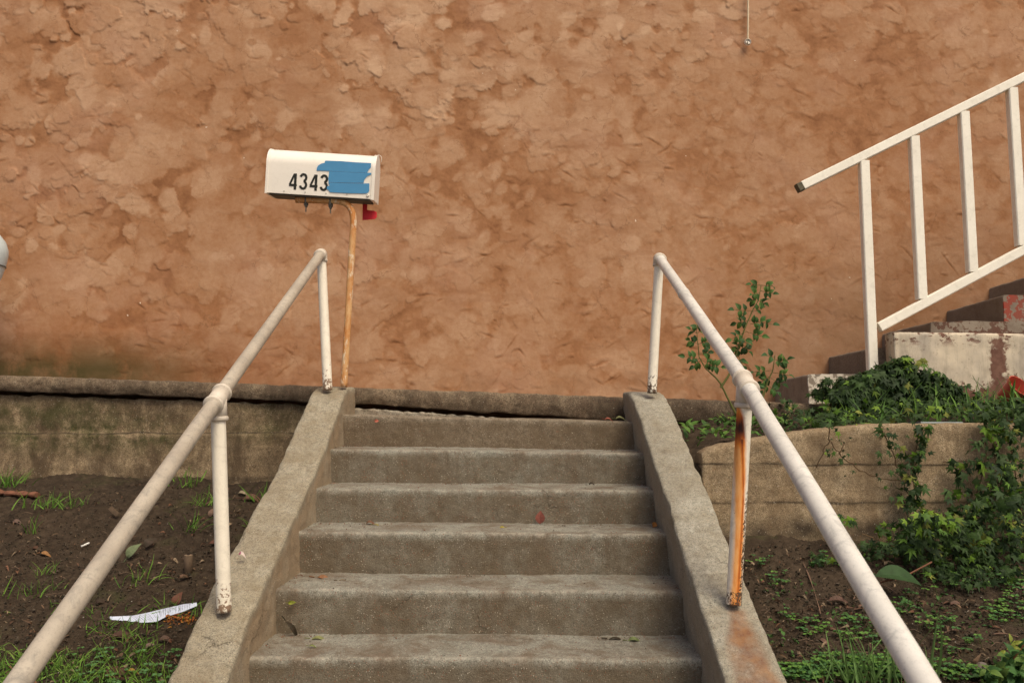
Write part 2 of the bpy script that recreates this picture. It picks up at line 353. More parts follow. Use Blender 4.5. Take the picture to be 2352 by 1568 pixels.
# ------------------------------------------------------------------ the stucco wall
def stucco_mat():
    t = NT('troweled_stucco', .88, .22)
    h = t.attr('tint'); n1 = t.noise(38, 5, .7); n0 = t.noise(1.1, 4, .6)
    f = t.math('ADD', t.math('MULTIPLY_ADD', h, 1.1, -.05), t.math('MULTIPLY_ADD', n1, .34, -.17)); f = t.math('ADD', f, t.math('MULTIPLY_ADD', t.noise(9, 6, .8), .30, -.15)); f = t.math('ADD', f, t.math('MULTIPLY_ADD', n0, .55, -.275))
    c = t.ramp(f, [(.08, (.215, .092, .039)), (.30, (.305, .146, .068)), (.54, (.390, .226, .130)), (.90, (.54, .365, .240))])
    c = t.mix(t.ramp(t.noise(2.2, 4, .6), [(.5, 0), (.7, .28)]), c, (.37, .20, .135))      # pinker areas
    c = t.mix(t.ramp(t.noise(55, 5, .8, dist=.8), [(.56, 0), (.72, .4)]), c, (.25, .11, .05))
    c = t.mix(t.ramp(t.noise(16, 6, .8, dist=1.5, st=(1, 1, 1.7)), [(.56, 0), (.74, .35)]), c, (.28, .118, .05))
    c = t.mix(t.ramp(t.noise(2.6, 6, .7, st=(.45, 1, 1.6), dist=.6), [(.52, 0), (.68, .55)]), c, (.27, .125, .058))
    c = t.mix(t.math('MULTIPLY', t.cracks(4.5, .012, .45, .6), .45), c, (.13, .06, .03))
    X = t.xyz()
    # rusty darker band and green-black moss at the foot of the left part
    low = t.math('MULTIPLY_ADD', X[2], -1/.5, .85/.5, True)
    lft = t.math('MULTIPLY_ADD', X[0], -1/.9, -.9/.9, True)
    nn = t.ramp(t.noise(6, 5, .65, st=(1, 1, 1.4)), [(.3, 0), (.6, 1)])
    c = t.mix(t.math('MULTIPLY', t.math('MULTIPLY', low, lft), t.math('MULTIPLY', nn, .75)), c, (.23, .082, .03))
    low2 = t.math('MULTIPLY_ADD', X[2], -1/.26, .60/.26, True); lft2 = t.math('MULTIPLY_ADD', X[0], -1/.9, -1.7/.9, True)
    c = t.mix(t.math('MULTIPLY', t.math('MULTIPLY', low2, lft2), t.ramp(t.noise(8, 5, .65, st=(1, 1, .7)), [(.25, .35), (.5, 1)])), c, (.07, .052, .018))
    rgt = t.math('MULTIPLY_ADD', X[0], 1/1.0, -1.2/1.0, True); low3 = t.math('MULTIPLY_ADD', X[2], -1/.8, 1.3/.8, True)
    c = t.mix(t.math('MULTIPLY', t.math('MULTIPLY', rgt, low3), t.ramp(t.noise(3.5, 5, .7), [(.35, .1), (.65, .7)])), c, (.25, .14, .072))
    low4 = t.math('MULTIPLY_ADD', X[2], -1/.12, .36/.12, True)
    c = t.mix(t.math('MULTIPLY', low4, t.ramp(t.noise(5, 5, .7), [(.4, 0), (.65, .6)])), c, (.24, .13, .07))
    # pale specks of lime
    c = t.mix(t.math('GREATER_THAN', t.noise(24, 2, .4), .80), c, (.66, .56, .45))
    b_ = t.bump(t.noise(150, 5, .7), .30, .003); t.bump(t.noise(30, 6, .7, dist=.5), .30, .005, b_); return t.base(c)
def build_wall():
    y0 = 5.3; r = .0062
    xs = np.concatenate([np.arange(-7, -4.0, .1), np.arange(-4.0, 4.4, r), np.arange(4.4, 8, .1)])
    zs = np.concatenate([np.arange(-.15, 3.25, r), np.arange(3.25, 5.2, .1)])
    fx0 = np.searchsorted(xs, -4.0); fx1 = np.searchsorted(xs, 4.4-1e-6); fz1 = np.searchsorted(zs, 3.25-1e-6)
    nx, nz = fx1-fx0, fz1
    X, Z = np.meshgrid(xs[fx0:fx1], zs[:fz1], indexing='ij')
    R = fbm(X, Z, X*0, 7, 5, 11, .62)                 # raggedness field
    R2 = fbm(X, Z, X*0+4, 22, 4, 12, .6)
    H = fbm(X, Z, X*0, 1.6, 3, 21)*.012+R2*.0026+fbm(X, Z*1.6, X*0+8, 8, 4, 31)*.003; UL = np.maximum(1/(1+np.exp(-((-X*.5+Z-2.1)*2.2))), .7/(1+np.exp(-((Z-2.35)*5)))); T = .39-.15*UL+.16*R+.14*R2+.05*fbm(X, Z, X*0+2, 1.3, 3, 61)*3
    n = 4300
    for i in range(n):
        cx = rng.uniform(-4, 4.4); cz = rng.uniform(-.15, 3.25)
        zone = .5+.5*math.tanh(3*fb(cx, 3, cz, .9, 2, 7)); ul = 1/(1+math.exp(-((-cx*.5+cz-2.1)*2.2)))        # upper left: large clear dabs
        top = 1/(1+math.exp(-((cz-2.35)*5)))*(1 if -2 < cx < 1.6 else .3)
        big = max(ul, top)
        if rng.random() < .35*(1-big): pass
        a = (.028+.10*rng.random()**1.8)*(1+.9*big*rng.random()); b = a*rng.uniform(.45, .95)
        an = rng.normal(.5, .8); ca, sa = math.cos(an), math.sin(an)
        w_ = int(1.9*a/r); ix = int((cx+4)/r); iz = int((cz+.15)/r)
        x0, x1, z0, z1 = max(0, ix-w_), min(nx, ix+w_), max(0, iz-w_), min(nz, iz+w_)
        if x1-x0 < 4 or z1-z0 < 4: continue
        dx = X[x0:x1, z0:z1]-cx; dz = Z[x0:x1, z0:z1]-cz
        p = (dx*ca+dz*sa)/a; q = (-dx*sa+dz*ca)/b
        ox, oz = rng.integers(0, nx-(x1-x0)), rng.integers(0, nz-(z1-z0))
        rag = R[ox:ox+x1-x0, oz:oz+z1-z0]; rag2 = R2[ox:ox+x1-x0, oz:oz+z1-z0]
        rr = np.sqrt(p*p+q*q)+rag*(.75 if big < .5 else .5)+rag2*.34
        dirn = rng.normal(-1.45, .7); ramp_ = (dx*math.cos(dirn)+dz*math.sin(dirn))/a*.5+.5       # thick towards its lower edge
        soft = .09+1.3*np.clip(.85-ramp_, 0, 1)
        m = np.clip((1-rr)/soft, 0, 1); m = m*m*(3-2*m)
        th = (.55+.45*big)*rng.uniform(.0010, .0034)*(1+.9*big)*(2.2 if rng.random() < .07 else 1)*(.35+.75*zone)
        sub = H[x0:x1, z0:z1]; mean = sub.mean()
        H[x0:x1, z0:z1] = sub*(1-m*.55)+m*(.55*mean+th*np.clip(ramp_, .15, 1))
        tt = .475+rng.normal(0, .06)+(.17 if rng.random() < .22 else 0)*(.3+big)+.06*(cx > -1.2)*(cx < 2)
        k = .50+.35*big+.0
        T[x0:x1, z0:z1] = T[x0:x1, z0:z1]*(1-m*k)+m*k*tt
    # broken horizontal ridges and scratches
    for i in range(1300):
        cx = rng.uniform(-4, 4.4); cz = rng.uniform(0, 3.2)*rng.random()**.4; L_ = rng.uniform(.015, .09); sl_ = rng.normal(.1, .6)
        w_ = int(L_/r); ix = int((cx+4)/r); iz = int((cz+.15)/r)
        x0, x1, z0, z1 = max(0, ix-w_), min(nx, ix+w_), max(0, iz-w_), min(nz, iz+w_)
        if x1-x0 < 4 or z1-z0 < 4: continue
        dx = X[x0:x1, z0:z1]-cx; dz = Z[x0:x1, z0:z1]-cz-sl_*dx-R[x0:x1, z0:z1]*.03
        e = np.clip(1-np.abs(dx)/L_, 0, 1); d = np.exp(-((dz)/.0055)**2)*e
        up = np.clip(1-np.abs(dz-.018)/.018, 0, 1)*e
        kk = rng.random()**1.5*(.25+.9*(.5+.5*math.tanh(3*fb(cx, 3, cz, .9, 2, 7)))); H[x0:x1, z0:z1] += (up*.0030-d*.0035)*kk; T[x0:x1, z0:z1] -= d*.34*kk
    Hf = np.zeros((len(xs), len(zs))); Tf = np.full((len(xs), len(zs)), .5)
    XX, ZZ = np.meshgrid(xs, zs, indexing='ij')
    Hf[:] = fbm(XX, ZZ, XX*0, 1.6, 3, 21)*.012; Hf[fx0:fx1, :fz1] = H; Tf[fx0:fx1, :fz1] = T
    Vv = np.stack([XX, y0-Hf, ZZ], -1)
    th = thing('stucco_wall', (0, y0, 0), 'tall terracotta brown wall of rough troweled stucco filling the background', 'wall')
    mk('stucco_face', Vv, gridf(len(xs), len(zs))[:, ::-1].copy(), stucco_mat(), th, True, {'tint': Tf})
    v, f = prism([(-7, -.2), (7.9, -.2), (7.9, 5.1), (-7, 5.1)], y0+.03, y0+.25)
    mk('wall_core', v, f, M_path, th, False)
build_wall()
# ------------------------------------------------------------------ staircase
st = thing('staircase', (-.1, .7, -1.6), 'concrete staircase with sloping side walls climbing straight toward the stucco wall', 'stairs')
ys = [3.89, 3.62, 3.35, 3.09, 2.825, 2.565]
zL = [.035, -.113, -.263, -.399, -.553, -.700]; zR = [.004, -.132, -.270, -.407, -.560, -.705]
for k in range(5): ys.append(ys[-1]-.265); zL.append(zL[-1]-.148); zR.append(zR[-1]-.148)
def fa_(y, a, b):
    top = lambda V: np.interp(V[:, 0], [-.79, .57], [a, b])
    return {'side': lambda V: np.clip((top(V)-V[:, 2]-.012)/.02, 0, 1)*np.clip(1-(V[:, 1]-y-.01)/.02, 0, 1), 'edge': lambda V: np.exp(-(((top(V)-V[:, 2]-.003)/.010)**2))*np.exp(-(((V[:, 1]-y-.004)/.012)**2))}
for i, (y, a, b) in enumerate(zip(ys, zL, zR)):
    back = 4.24 if i == 0 else ys[i-1]+.05
    hgt = .165 if i < 10 else .2
    pr = roundpoly([(y, -hgt), (y, 0), (back, .006), (back, -hgt)], [.004, .012 if i else .010, .003, .003], .007)
    sx = np.linspace(-.815, .60, 190)
    def pl(p, s, a=a, b=b, y=y, i=i):
        t = (s+.79)/1.36; z = lerp(a, b, t)
        nose = max(0, 1-abs(p[0]-y)/.03)
        return (s, p[0]+.004*math.sin(s*5+i*2)*nose+(.007*math.sin(s*1.9+i)), z+p[1]+.0015*math.sin(s*7+i*3))
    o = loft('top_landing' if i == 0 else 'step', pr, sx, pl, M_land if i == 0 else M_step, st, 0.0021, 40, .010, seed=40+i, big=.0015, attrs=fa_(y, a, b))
# crumbled mortar wedge under the curb
def hcrack(x): return float(np.interp(x, [-5, -2.6, -1.2, -.79, .0, .6, 1.2, 3], [.085, .08, .078, .082, .102, .118, .105, .1]))
def wedge(p, s):
    t = (s+.8)/1.4; zt_ = ztop(s)-hcrack(s)-.022-lerp(0, .010, t); zb = lerp(.03, 0, t)
    return (s, p[0]+.012*fb(s, 0, 0, 20, 2, 5), lerp(zb, zt_, p[1])+.006*fb(s, p[1], 0, 25, 3, 6)*p[1])
loft('mortar_strip', roundpoly([(4.170, -.3), (4.170, 1), (4.26, 1), (4.26, -.3)], 0.0, .2)*1.0, np.linspace(-.80, .58, 160), wedge, M_mortar, st, .006, 40, seed=77)
# side walls
LO = ([.7, 2.354, 2.575, 2.922, 3.33, 3.651, 3.93, 4.03, 4.16], [-1.53, -.712, -.580, -.40, -.205, -.021, .140, .170, .175])
LI = LO
def cheek_prof(x0, x1): return roundpoly([(0, -1.), (0, 0), (1, 0), (1, -1.)], [.0, .09, .12, .0], .05)
def cheek(name, xa, xb, outer, inner, outer_left, mat, attrs=None, notch=0):
    hh = .42
    pr = roundpoly([(0, -hh), (0, 0), (xb-xa, 0), (xb-xa, -hh)], [.002, .013, .016, .002], .0085)
    sy = np.concatenate([np.arange(.7, 2.2, .03), np.arange(2.2, 4.17, .0095)])
    def pl(p, s):
        f_ = p[0]/(xb-xa); za = float(np.interp(s, *(outer if outer_left else inner))); zb_ = float(np.interp(s, *(inner if outer_left else outer)))
        wob = .007*fb(s, 1.5, xa, 2.6, 3, 3); edge = .005*fb(s, p[0]*3, 2, 9, 2, 8)
        z = lerp(za, zb_, f_)+p[1]
        if notch and p[1] > -.1: z += (.007 if s > 2.52 else 0)*(1 if s < 2.9 else max(0, 1-(s-2.9)*2))
        depth = -p[1]
        return (xa+p[0]+wob+edge*(1 if depth < .3 else 0)+(.010*min(1, depth/.3)*(1 if f_ > .5 else 0) if outer_left else +.018*min(1, depth/.3)*(1 if f_ < .5 else 0)), s, z)
    attrs = dict(attrs or {})
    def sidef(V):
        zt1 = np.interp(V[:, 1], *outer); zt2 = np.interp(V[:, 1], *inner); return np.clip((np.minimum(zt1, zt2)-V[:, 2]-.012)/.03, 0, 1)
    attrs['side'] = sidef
    return loft(name, pr, sy, pl, mat, st, .0032, 30, .016, attrs=attrs, seed=hash(name) % 7+int(xa*10)+60, big=.005)
cheek('side_wall', -.95, -.79, LO, LI, True, M_cheek)
RO = ([.7, 2.227, 2.45, 2.626, 2.827, 3.215, 3.635, 3.797, 3.9, 3.981, 4.16], [-1.42, -.674, -.564, -.48, -.390, -.190, .014, .090, .125, .143, .148])
RI = RO
def rustmask(V):
    x, y, z = V[:, 0], V[:, 1], V[:, 2]; n = fbm(x, y, z, 14, 4, 5)*.022
    cx = .652-(2.47-y)*.05; wdt = .036+(2.47-y)*.13
    a = np.clip((wdt-np.abs(x-cx)+n)/.022, 0, 1); b = np.clip((2.50-y)/.02, 0, 1)*np.clip(1.15-(2.46-y)/.62, .25, 1)
    top = np.clip((.03-np.abs(x-.665))/.02, 0, 1)*0
    return a*b*.95+top
cheek('side_wall', .558, .72, RO, RI, False, M_cheekr, {'mask': rustmask}, notch=1)
# ------------------------------------------------------------------ curb / retaining walls
cu = thing('concrete_curb', (0, 4.2, 0), 'long dark weathered concrete curb running along the foot of the stucco wall', 'curb')
def curb_pl(p, s):
    zt_ = ztop(s)+.004*fb(s, 0, 0, 3, 3, 2); hb = hcrack(s)+.008*fb(s, 3, 0, 9, 4, 4)
    return (s, 4.20+p[0]+.008*fb(s, 5, 0, 1.5, 2, 3)+(.008 if s > -.8 and s < .6 else 0), zt_-hb*p[1])
prc = []
for a in np.linspace(0, 1, 14): prc.append((0-.012*math.sin(a*3.1)+.0, 1-a))
prc[-1] = (.008, 0.0); prc += [(.06, -.02), (.17, 0), (.17, 1.0), (.08, 1.0)]
loft('curb_beam', np.array(prc), np.concatenate([np.arange(-5, -2.8, .03), np.arange(-2.8, 1.9, .010), np.arange(1.9, 3.2, .03)]), curb_pl, M_cap, cu, .005, 22, .0, seed=5, big=.003)
rw = thing('retaining_wall', (-2.9, 4.2, -.3), 'stained old concrete retaining wall with moss below the curb, left of the stairs', 'retaining wall')
def ret_pl(p, s):
    z1 = ztop(s)-hcrack(s)-.017+.013*fb(s, 2, 0, 11, 4, 14); z0 = -.46
    z = lerp(z1, z0, p[1]); f_ = fb(s, 0, z, 3, 3, 15)
    bulge = .012 if z < -.055 else 0
    vert = .010*max(0, 1-abs(s+2.22)/.012) if z < -.04 else 0
    return (s, 4.232+p[0]-bulge-.02*f_*(p[0] < .05)+vert, z)
prr = [(0, a) for a in np.linspace(1, 0, 46)]+[(.12, 0), (.12, 1)]
loft('wall_face', np.array(prr), np.concatenate([np.arange(-5, -2.8, .04), np.arange(-2.8, -.90, .011)]), ret_pl, M_ret, rw, .006, 16, seed=16)
pw = thing('planter_wall', (2, 3.3, -.5), 'low tan concrete planter wall with ivy spilling over it, right of the stairs', 'retaining wall')
TOPX = [.72, .742, .78, .965, 1.19, 1.44, 1.8, 3, 4.6]; TOPZ = [-.125, -.122, -.098, -.062, -.028, -.006, -.004, -.012, -.02]
def pl_pl(p, s):
    zt_ = float(np.interp(s, TOPX, TOPZ)); z = lerp(zt_, -.62, p[1])
    seam = .003 if z < -.165 else 0
    seam2 = -.006 if z < -.31 else 0
    return (s, 3.26+p[0]+(seam-seam2*.6)*(p[0] < .05)-.012*fb(s, 1, z, 3, 2, 4), z)
prp = [(0, a) for a in np.linspace(1, .03, 52)]+[(.004, 0.006), (.012, 0), (.09, -.005), (.12, .02), (.125, 1)]
loft('wall_face', np.array(prp), np.concatenate([np.arange(.742, 2.3, .011), np.arange(2.3, 4.6, .04)]), pl_pl, M_ret2, pw, .0040, 24, seed=26)
# ------------------------------------------------------------------ house steps on the right
hs = thing('house_steps', (2.5, 4.9, 0), 'grey concrete house steps with red painted ends rising to the right along the stucco wall', 'stairs')
def endpaint(name, cp, chipc, thr):
    t = NT(name, .85, .25); X = t.xyz()
    n = t.noise(3, 4); col = t.mix(t.ramp(n, [(.4, 0), (.6, 1)]), (.20, .165, .13), (.26, .22, .175))
    col = t.mix(t.ramp(t.noise(12, 5, .7), [(.45, 0), (.65, .6)]), col, (.13, .095, .07))
    pm = t.math('MULTIPLY', t.math('LESS_THAN', X[1], 4.668), t.math('GREATER_THAN', t.noise(17, 5, .7), thr))
    pc = t.mix(t.ramp(t.noise(6, 4), [(.4, 0), (.62, .8)]), cp, chipc)
    t.bump(t.noise(90, 4, .7), .4, .004); return t.base(t.mix(pm, col, pc))
M_red = endpaint('red_painted_step', (.28, .052, .034), (.17, .07, .05), .47)
M_darkred = endpaint('worn_red_step', (.11, .050, .035), (.11, .075, .055), .50)
M_whitestep = endpaint('white_peeled_step', (.55, .50, .42), (.3, .26, .21), .50)
for k in range(8):
    x0 = 1.668+.352*k+(.07 if k == 3 else 0); z1 = .27+.15*k; z0 = (z1-.152 if k else -.15)
    pr = roundpoly([(x0, z0), (x0, z1), (5.6, z1), (5.6, z0)], [.004, .02, .004, .004], .03)
    sy = np.linspace(4.655+.001*k, 5.345, 30)
    loft('step', pr, sy, lambda p, s, k=k: (p[0]+.02*(s-4.6), s, p[1]), [M_whitestep, M_hstep, M_darkred, M_red, M_red, M_hstep, M_hstep, M_hstep][k], hs, .004, 14, seed=90+k)
# white painted block in front
def blockmat():
    t = NT('peeling_white_paint', .8, .3); X = t.xyz()
    white = t.mix(t.ramp(t.noise(5, 5, .65), [(.4, 0), (.65, 1)]), (.56, .48, .36), (.43, .375, .30))
    white = t.mix(t.ramp(t.noise(3, 6, .75, st=(4, 4, .8)), [(.48, 0), (.70, .65)]), white, (.22, .19, .155))
    white = t.mix(t.ramp(t.noise(50, 5, .8), [(.58, 0), (.70, .7)]), white, (.14, .11, .09))
    n = t.noise(14, 6, .72); nb = t.math('MULTIPLY_ADD', n, .30, -.15)
    e = t.box(t.math('ADD', X[0], t.math('MULTIPLY', nb, .7)), 2.585, 2.665, .02)           # long vertical flake
    e = t.math('MULTIPLY', e, t.box(t.math('ADD', X[2], nb), .12, .46, .03))
    e2 = t.math('MULTIPLY_ADD', t.math('ADD', X[2], nb), -1/.012, .215/.012, True)
    top = t.math('MULTIPLY', t.math('MULTIPLY_ADD', X[2], 1/.05, -.40/.05, True), t.ramp(t.noise(13, 6, .7, st=(1, 1, 1.8)), [(.53, 0), (.56, 1)]))
    sp = t.ramp(t.noise(9, 6, .75), [(.66, 0), (.68, 1)])
    lf = t.math('MULTIPLY', t.math('LESS_THAN', X[0], 2.045), t.ramp(t.noise(12, 4, .7), [(.42, 0), (.46, 1)]))
    m = t.math('MAXIMUM', t.math('MAXIMUM', e, e2), t.math('MAXIMUM', t.math('MAXIMUM', top, sp), lf))
    br = t.mix(t.ramp(t.noise(20, 4), [(.4, 0), (.6, 1)]), (.115, .050, .034), (.165, .085, .058))
    t.bump(m, .5, -.002); return t.base(t.mix(m, white, br))
wb = None
pr = roundpoly([(0, -.25), (0, .5), (.17, .5), (.17, -.25)], [.004, .018, .018, .004], .014)
def blk(p, s):
    return (s+(.03*(p[0]/.17) if s < 2.1 else 0), 4.452+p[0], p[1]-.012-.010*(s-2.03))
wb = loft('painted_block', pr, np.concatenate([np.arange(2.065, 3.4, .012), np.arange(3.4, 5.4, .05)]), blk, blockmat(), None, .0032, 20, .012, seed=33)
tag(wb, 'thick low wall with peeling white paint over brown, beside the house steps at right', 'low wall')
# ------------------------------------------------------------------ handrails
M_post = {k: paint('cream_post_paint_'+k, (.84, .78, .66), (.78, .72, .60), base_z=z, wearc=(.27, .18, .12), dirt=(.45, .40, .32), dirtw=.35) for k, z in (('far', .150), ('near', -.578))}
M_postR = paint('cream_far_right_post', (.84, .78, .66), (.78, .72, .60), base_z=.128, wearc=(.11, .07, .045), dirt=(.45, .40, .32), dirtw=.35)
M_rustpost = paint('rusted_cream_post', (.84, .79, .68), (.78, .72, .61), rust=True)
M_railL = paint('worn_rail_paint_left', (.44, .385, .31), (.35, .30, .24), wear=.5, wearc=(.2, .17, .14), dirt=(.23, .21, .18), streak=.8, dirtw=.85)
M_railR = paint('worn_rail_paint_right', (.66, .635, .585), (.57, .55, .505), wear=.5, wearc=(.36, .34, .32), dirt=(.33, .33, .32), streak=.5, dirtw=.75)
M_fit = paint('fitting_paint', (.62, .55, .46), (.55, .49, .41), wear=.3, dirt=(.4, .35, .28))
R0 = .0225
def ring(c, d, r, w_=.006):
    d = Vector(d).normalized(); c = Vector(c)
    return tube([c-d*w_, c-d*w_*.5, c+d*w_*.5, c+d*w_], [r*.93, r, r, r*.93], 28)
def handrail(label, pathR, Tpos, postN, postF, matR, matN, matF, collars=(), rust=False, nearend=None):
    base = Vector(postN[0]); t = thing('handrail', base, label, 'handrail', 'pipe handrails beside the stairs')
    top = Vector(pathR[-1])
    P_ = []
    for a, b in zip(pathR[:-1], pathR[1:]):
        k = max(2, int((Vector(b)-Vector(a)).length/.02)); P_ += line(a, b, k)[:-1]
    P_.append(top)
    v, f = tube(P_, R0, 32); v = np.array([tuple(p) for p in v]); v += fbm(v[:, 0], v[:, 1], v[:, 2], 6, 2, 3)[:, None]*.0012
    parts = [(v.tolist(), f)]
    for c, d in collars: parts.append(ring(c, d, R0*1.10, .012))
    vv, ff = join(parts); mk('rail', vv, ff, matR, t)
    # near post
    a, b = Vector(postN[0]), Vector(postN[1])
    v, f = tube(line(a, b, 200 if rust else 60), R0*.98, 48 if rust else 28)
    at = None
    if rust:
        v = np.array([tuple(p) for p in v]); s = (v[:, 2]-a.z)/(b.z-a.z); ax = a.x+(b.x-a.x)*s; u_ = (v[:, 0]-ax)/R0
        front = v[:, 1] < (a.y+(b.y-a.y)*s)+.006
        cen = np.interp(s, [0, .35, .6, .8, .9], [.05, -.05, -.30, -.75, -1.0]); wd = np.interp(s, [0, .2, .5, .75, .85, .91, 1], [.72, .60, .62, .75, .62, .1, -.6])
        m = np.clip((wd-np.abs(u_-cen))/.8+.5, 0, 1)*front
        streak = np.exp(-((u_-np.interp(s, [0, .5, .75, 1], [.25, .22, -.35, -.9]))/.14)**2)*.42
        dark = np.clip(.12+streak*(s < .75)+np.exp(-((s-.80)/.065)**2)*.72+.1*(s < .03), 0, 1)
        pit = np.clip(np.interp(s, [0, .1, .45, .6, 1], [1, .9, .75, .1, 0])*np.clip((u_-.15)/.4, 0, 1)+(s < .06)*.8, 0, 1)
        at = {'mask': m, 'dark': dark, 'pit': pit}
    mk('post', v, f, matN, t, True, at)
    a2, b2 = Vector(postF[0]), Vector(postF[1]); v, f = tube(line(a2, b2, 60), R0*.98, 28); mk('post', v, f, matF, t)
    # tee fitting round the rail over the near post
    T = Vector(Tpos); up = (T-a).normalized()
    i0 = min(range(len(P_)), key=lambda i: (P_[i]-T).length); d = (P_[i0+2]-P_[i0-2]).normalized(); T = P_[i0]
    pts = [tube([T-d*.042, T+d*.042], R0*1.19, 32), ring(T-d*.042, d, R0*1.36), ring(T+d*.042, d, R0*1.36),
           tube([T-up*.062, T-up*.03, T], R0*1.19, 28), ring(T-up*.062, up, R0*1.34, .007)]
    v, f = join(pts); mk('tee_fitting', v, f, M_fit, t)
    # elbow at the far end
    e = top; d = (P_[-1]-P_[-4]).normalized(); u2 = (b2-a2).normalized()
    c1 = e-d*.035; c2 = e+d*.018+u2*-.0; c3 = b2-u2*.01
    path = bez(c1, e+d*.03+u2*.004, b2-u2*.022, 14)
    pts = [tube(path, R0*1.18, 28), ring(c1, d, R0*1.32), ring(b2-u2*.028, u2, R0*1.30, .007)]
    v, f = join(pts); mk('elbow_fitting', v, f, M_fit, t)
    if nearend:
        v, f = tube(line(nearend[0], nearend[1], 20), R0*.98, 24); mk('post', v, f, matN if not rust else M_post['near'], t)
    return t
# left rail
Lt = P(738, 582, 3.95); LT = P(500, 915, 2.55); dL = (Lt-LT)/(3.95-2.55)
Lend = LT-dL*1.55; Lend.x = -.875
Lpf = P(753, 886, 3.93); Lpn = P(515, 1396, 2.567)
handrail('pipe handrail of greyish worn paint on the left side wall of the stairs', [Lend, LT, Lt], LT, (Lpn-Vector((0, 0, .01)), LT), (Lpf-Vector((0, 0, .02)), Lt-Vector((0, 0, .008))),
         M_railL, M_post['near'], M_post['far'], nearend=((-.87, 1.05, -1.34), (Lend.x, 1.05, Lend.z+.02)))
Rt = P(1514, 592, 3.86); RT = P(1713, 882, 2.43); dR = (Rt-RT)/(3.86-2.43)
Rq = P(2117, 1560, 1.30); dq = (Rq-RT); Rend = RT+dq*1.3
Rpf = P(1497, 893, 3.851); Rpn = P(1685, 1378, 2.488)
cl = P(1577, 664, 0+3.30)
s_ = (3.30-2.43)/(3.86-2.43); cl = RT.lerp(Rt, s_)
handrail('whiter pipe handrail with a rust streaked near post, on the right side wall', [Rend, RT, Rt], RT, (Rpn-Vector((0, 0, .01)), RT+Vector((0, 0, 0))), (Rpf-Vector((0, 0, .02)), Rt-Vector((0, 0, .008))),
         M_railR, M_rustpost, M_postR, collars=[(cl, dR)], rust=True)
# ------------------------------------------------------------------ house stair railing (square tube)
M_sq = paint('cream_square_tube', (.83, .79, .69), (.77, .73, .63), wear=.6, wearc=(.3, .25, .18), dirt=(.50, .46, .38), streak=.2, dirtw=.4)
M_endrust = plain('rusty_tube_end', (.13, .11, .07), .8, var=.8)
hr = thing('stair_railing', P(2003, 830, 4.58), 'cream square tube railing with upright bars on the house steps at upper right', 'railing')
def sqbar(a, b, w_, h_, yc):
    """bar in the xz plane from a to b, w_ across (in plane), h_ deep in y, softly rounded"""
    a, b = Vector(a), Vector(b); d = (b-a).normalized(); n = Vector((-d.z, 0, d.x)); V = []; Fc = []; r = .005
    sec = []
    for sx, sy in ((-1, -1), (1, -1), (1, 1), (-1, 1)):
        for q in (0, 1):
            if (q == 0) != (sx*sy > 0): sec.append((sx*w_/2-sx*r, sy*h_/2))
            else: sec.append((sx*w_/2, sy*h_/2-sy*r))
    k = 8; N = 12
    for i in range(N):
        c = a.lerp(b, i/(N-1))
        for p, q in sec: V.append(c+n*p+Vector((0, q, 0)))
    for i in range(N-1):
        for j in range(k): Fc.append([i*k+j, i*k+(j+1) % k, (i+1)*k+(j+1) % k, (i+1)*k+j])
    Fc.append(list(range(k))[::-1]); Fc.append([(N-1)*k+j for j in range(k)]); return V, Fc
ya = 4.58
ta, tb = P(1842, 428, ya), P(2352, 178, ya); dt = (tb-ta); te = ta+dt*2.2
ba, bb = P(2018, 752, ya), P(2352, 573, ya); be = ba+(bb-ba)*2.6
v, f = sqbar(ta, te, .050, .050, ya); mk('top_rail', v, f, M_sq, hr, False)
v, f = sqbar(ta-dt.normalized()*.030, ta-dt.normalized()*.001, .050, .050, ya); mk('rail_end', v, f, M_endrust, hr, False)
v, f = sqbar(ba, be, .052, .048, ya); mk('bottom_rail', v, f, M_sq, hr, False)
def zon(a, b, x): return a.z+(b.z-a.z)*(x-a.x)/(b.x-a.x)
for i, um in enumerate([1993, 2112, 2231, 2347, 2463, 2580]):
    x = P(um, 600, ya).x
    zt0 = zon(ta, te, x)-.030; zb0 = zon(ba, be, x)+.028 if i else P(2003, 880, ya).z
    v, f = sqbar((x, ya, zb0), (x, ya, zt0), .053, .047, ya); mk('baluster', v, f, M_sq, hr, False)
# ------------------------------------------------------------------ mailbox
M_mb = paint('mailbox_enamel', (.82, .77, .69), (.79, .735, .65), wear=.2, dirt=(.6, .55, .48), rough=.35, streak=.08, dirtw=.25)
M_under = plain('mailbox_underside', (.10, .085, .06), .7, var=.6)
M_blk = plain('black_vinyl', (.018, .019, .015), .5, var=.1)
M_blue = plain('blue_tape', (.075, .27, .50), .6, var=.16, sc=25)
M_flag = plain('red_flag_paint', (.62, .028, .042), .5, var=.15)
M_bolt = plain('weathered_zinc', (.13, .12, .10), .5, .5, .5, .5)
def rustpipe():
    t = NT('rusty_pipe', .75, .3)
    c = t.mix(t.ramp(t.noise(13, 5, .7, st=(1, 1, .5)), [(.38, 0), (.62, 1)]), (.45, .17, .04), (.58, .36, .17))
    c = t.mix(t.ramp(t.noise(28, 5, .75, st=(1.4, 1.4, .5)), [(.54, 0), (.62, .85)]), c, (.66, .56, .42))
    c = t.mix(t.ramp(t.noise(60, 5, .8), [(.60, 0), (.68, .9)]), c, (.22, .07, .02))
    t.bump(t.noise(90, 4, .7), .4, .002); return t.base(c)
M_rp = rustpipe()
pb = P(790, 884, 4.0); mb = thing('mailbox', pb, 'white metal mailbox numbered 4343 with blue tape on a bent rusty pipe', 'mailbox')
def zoompt(zx, zy, y=4.0): return P((600+zx/5.2275)*.9408, (320+zy/5.2275)*.9408, y)
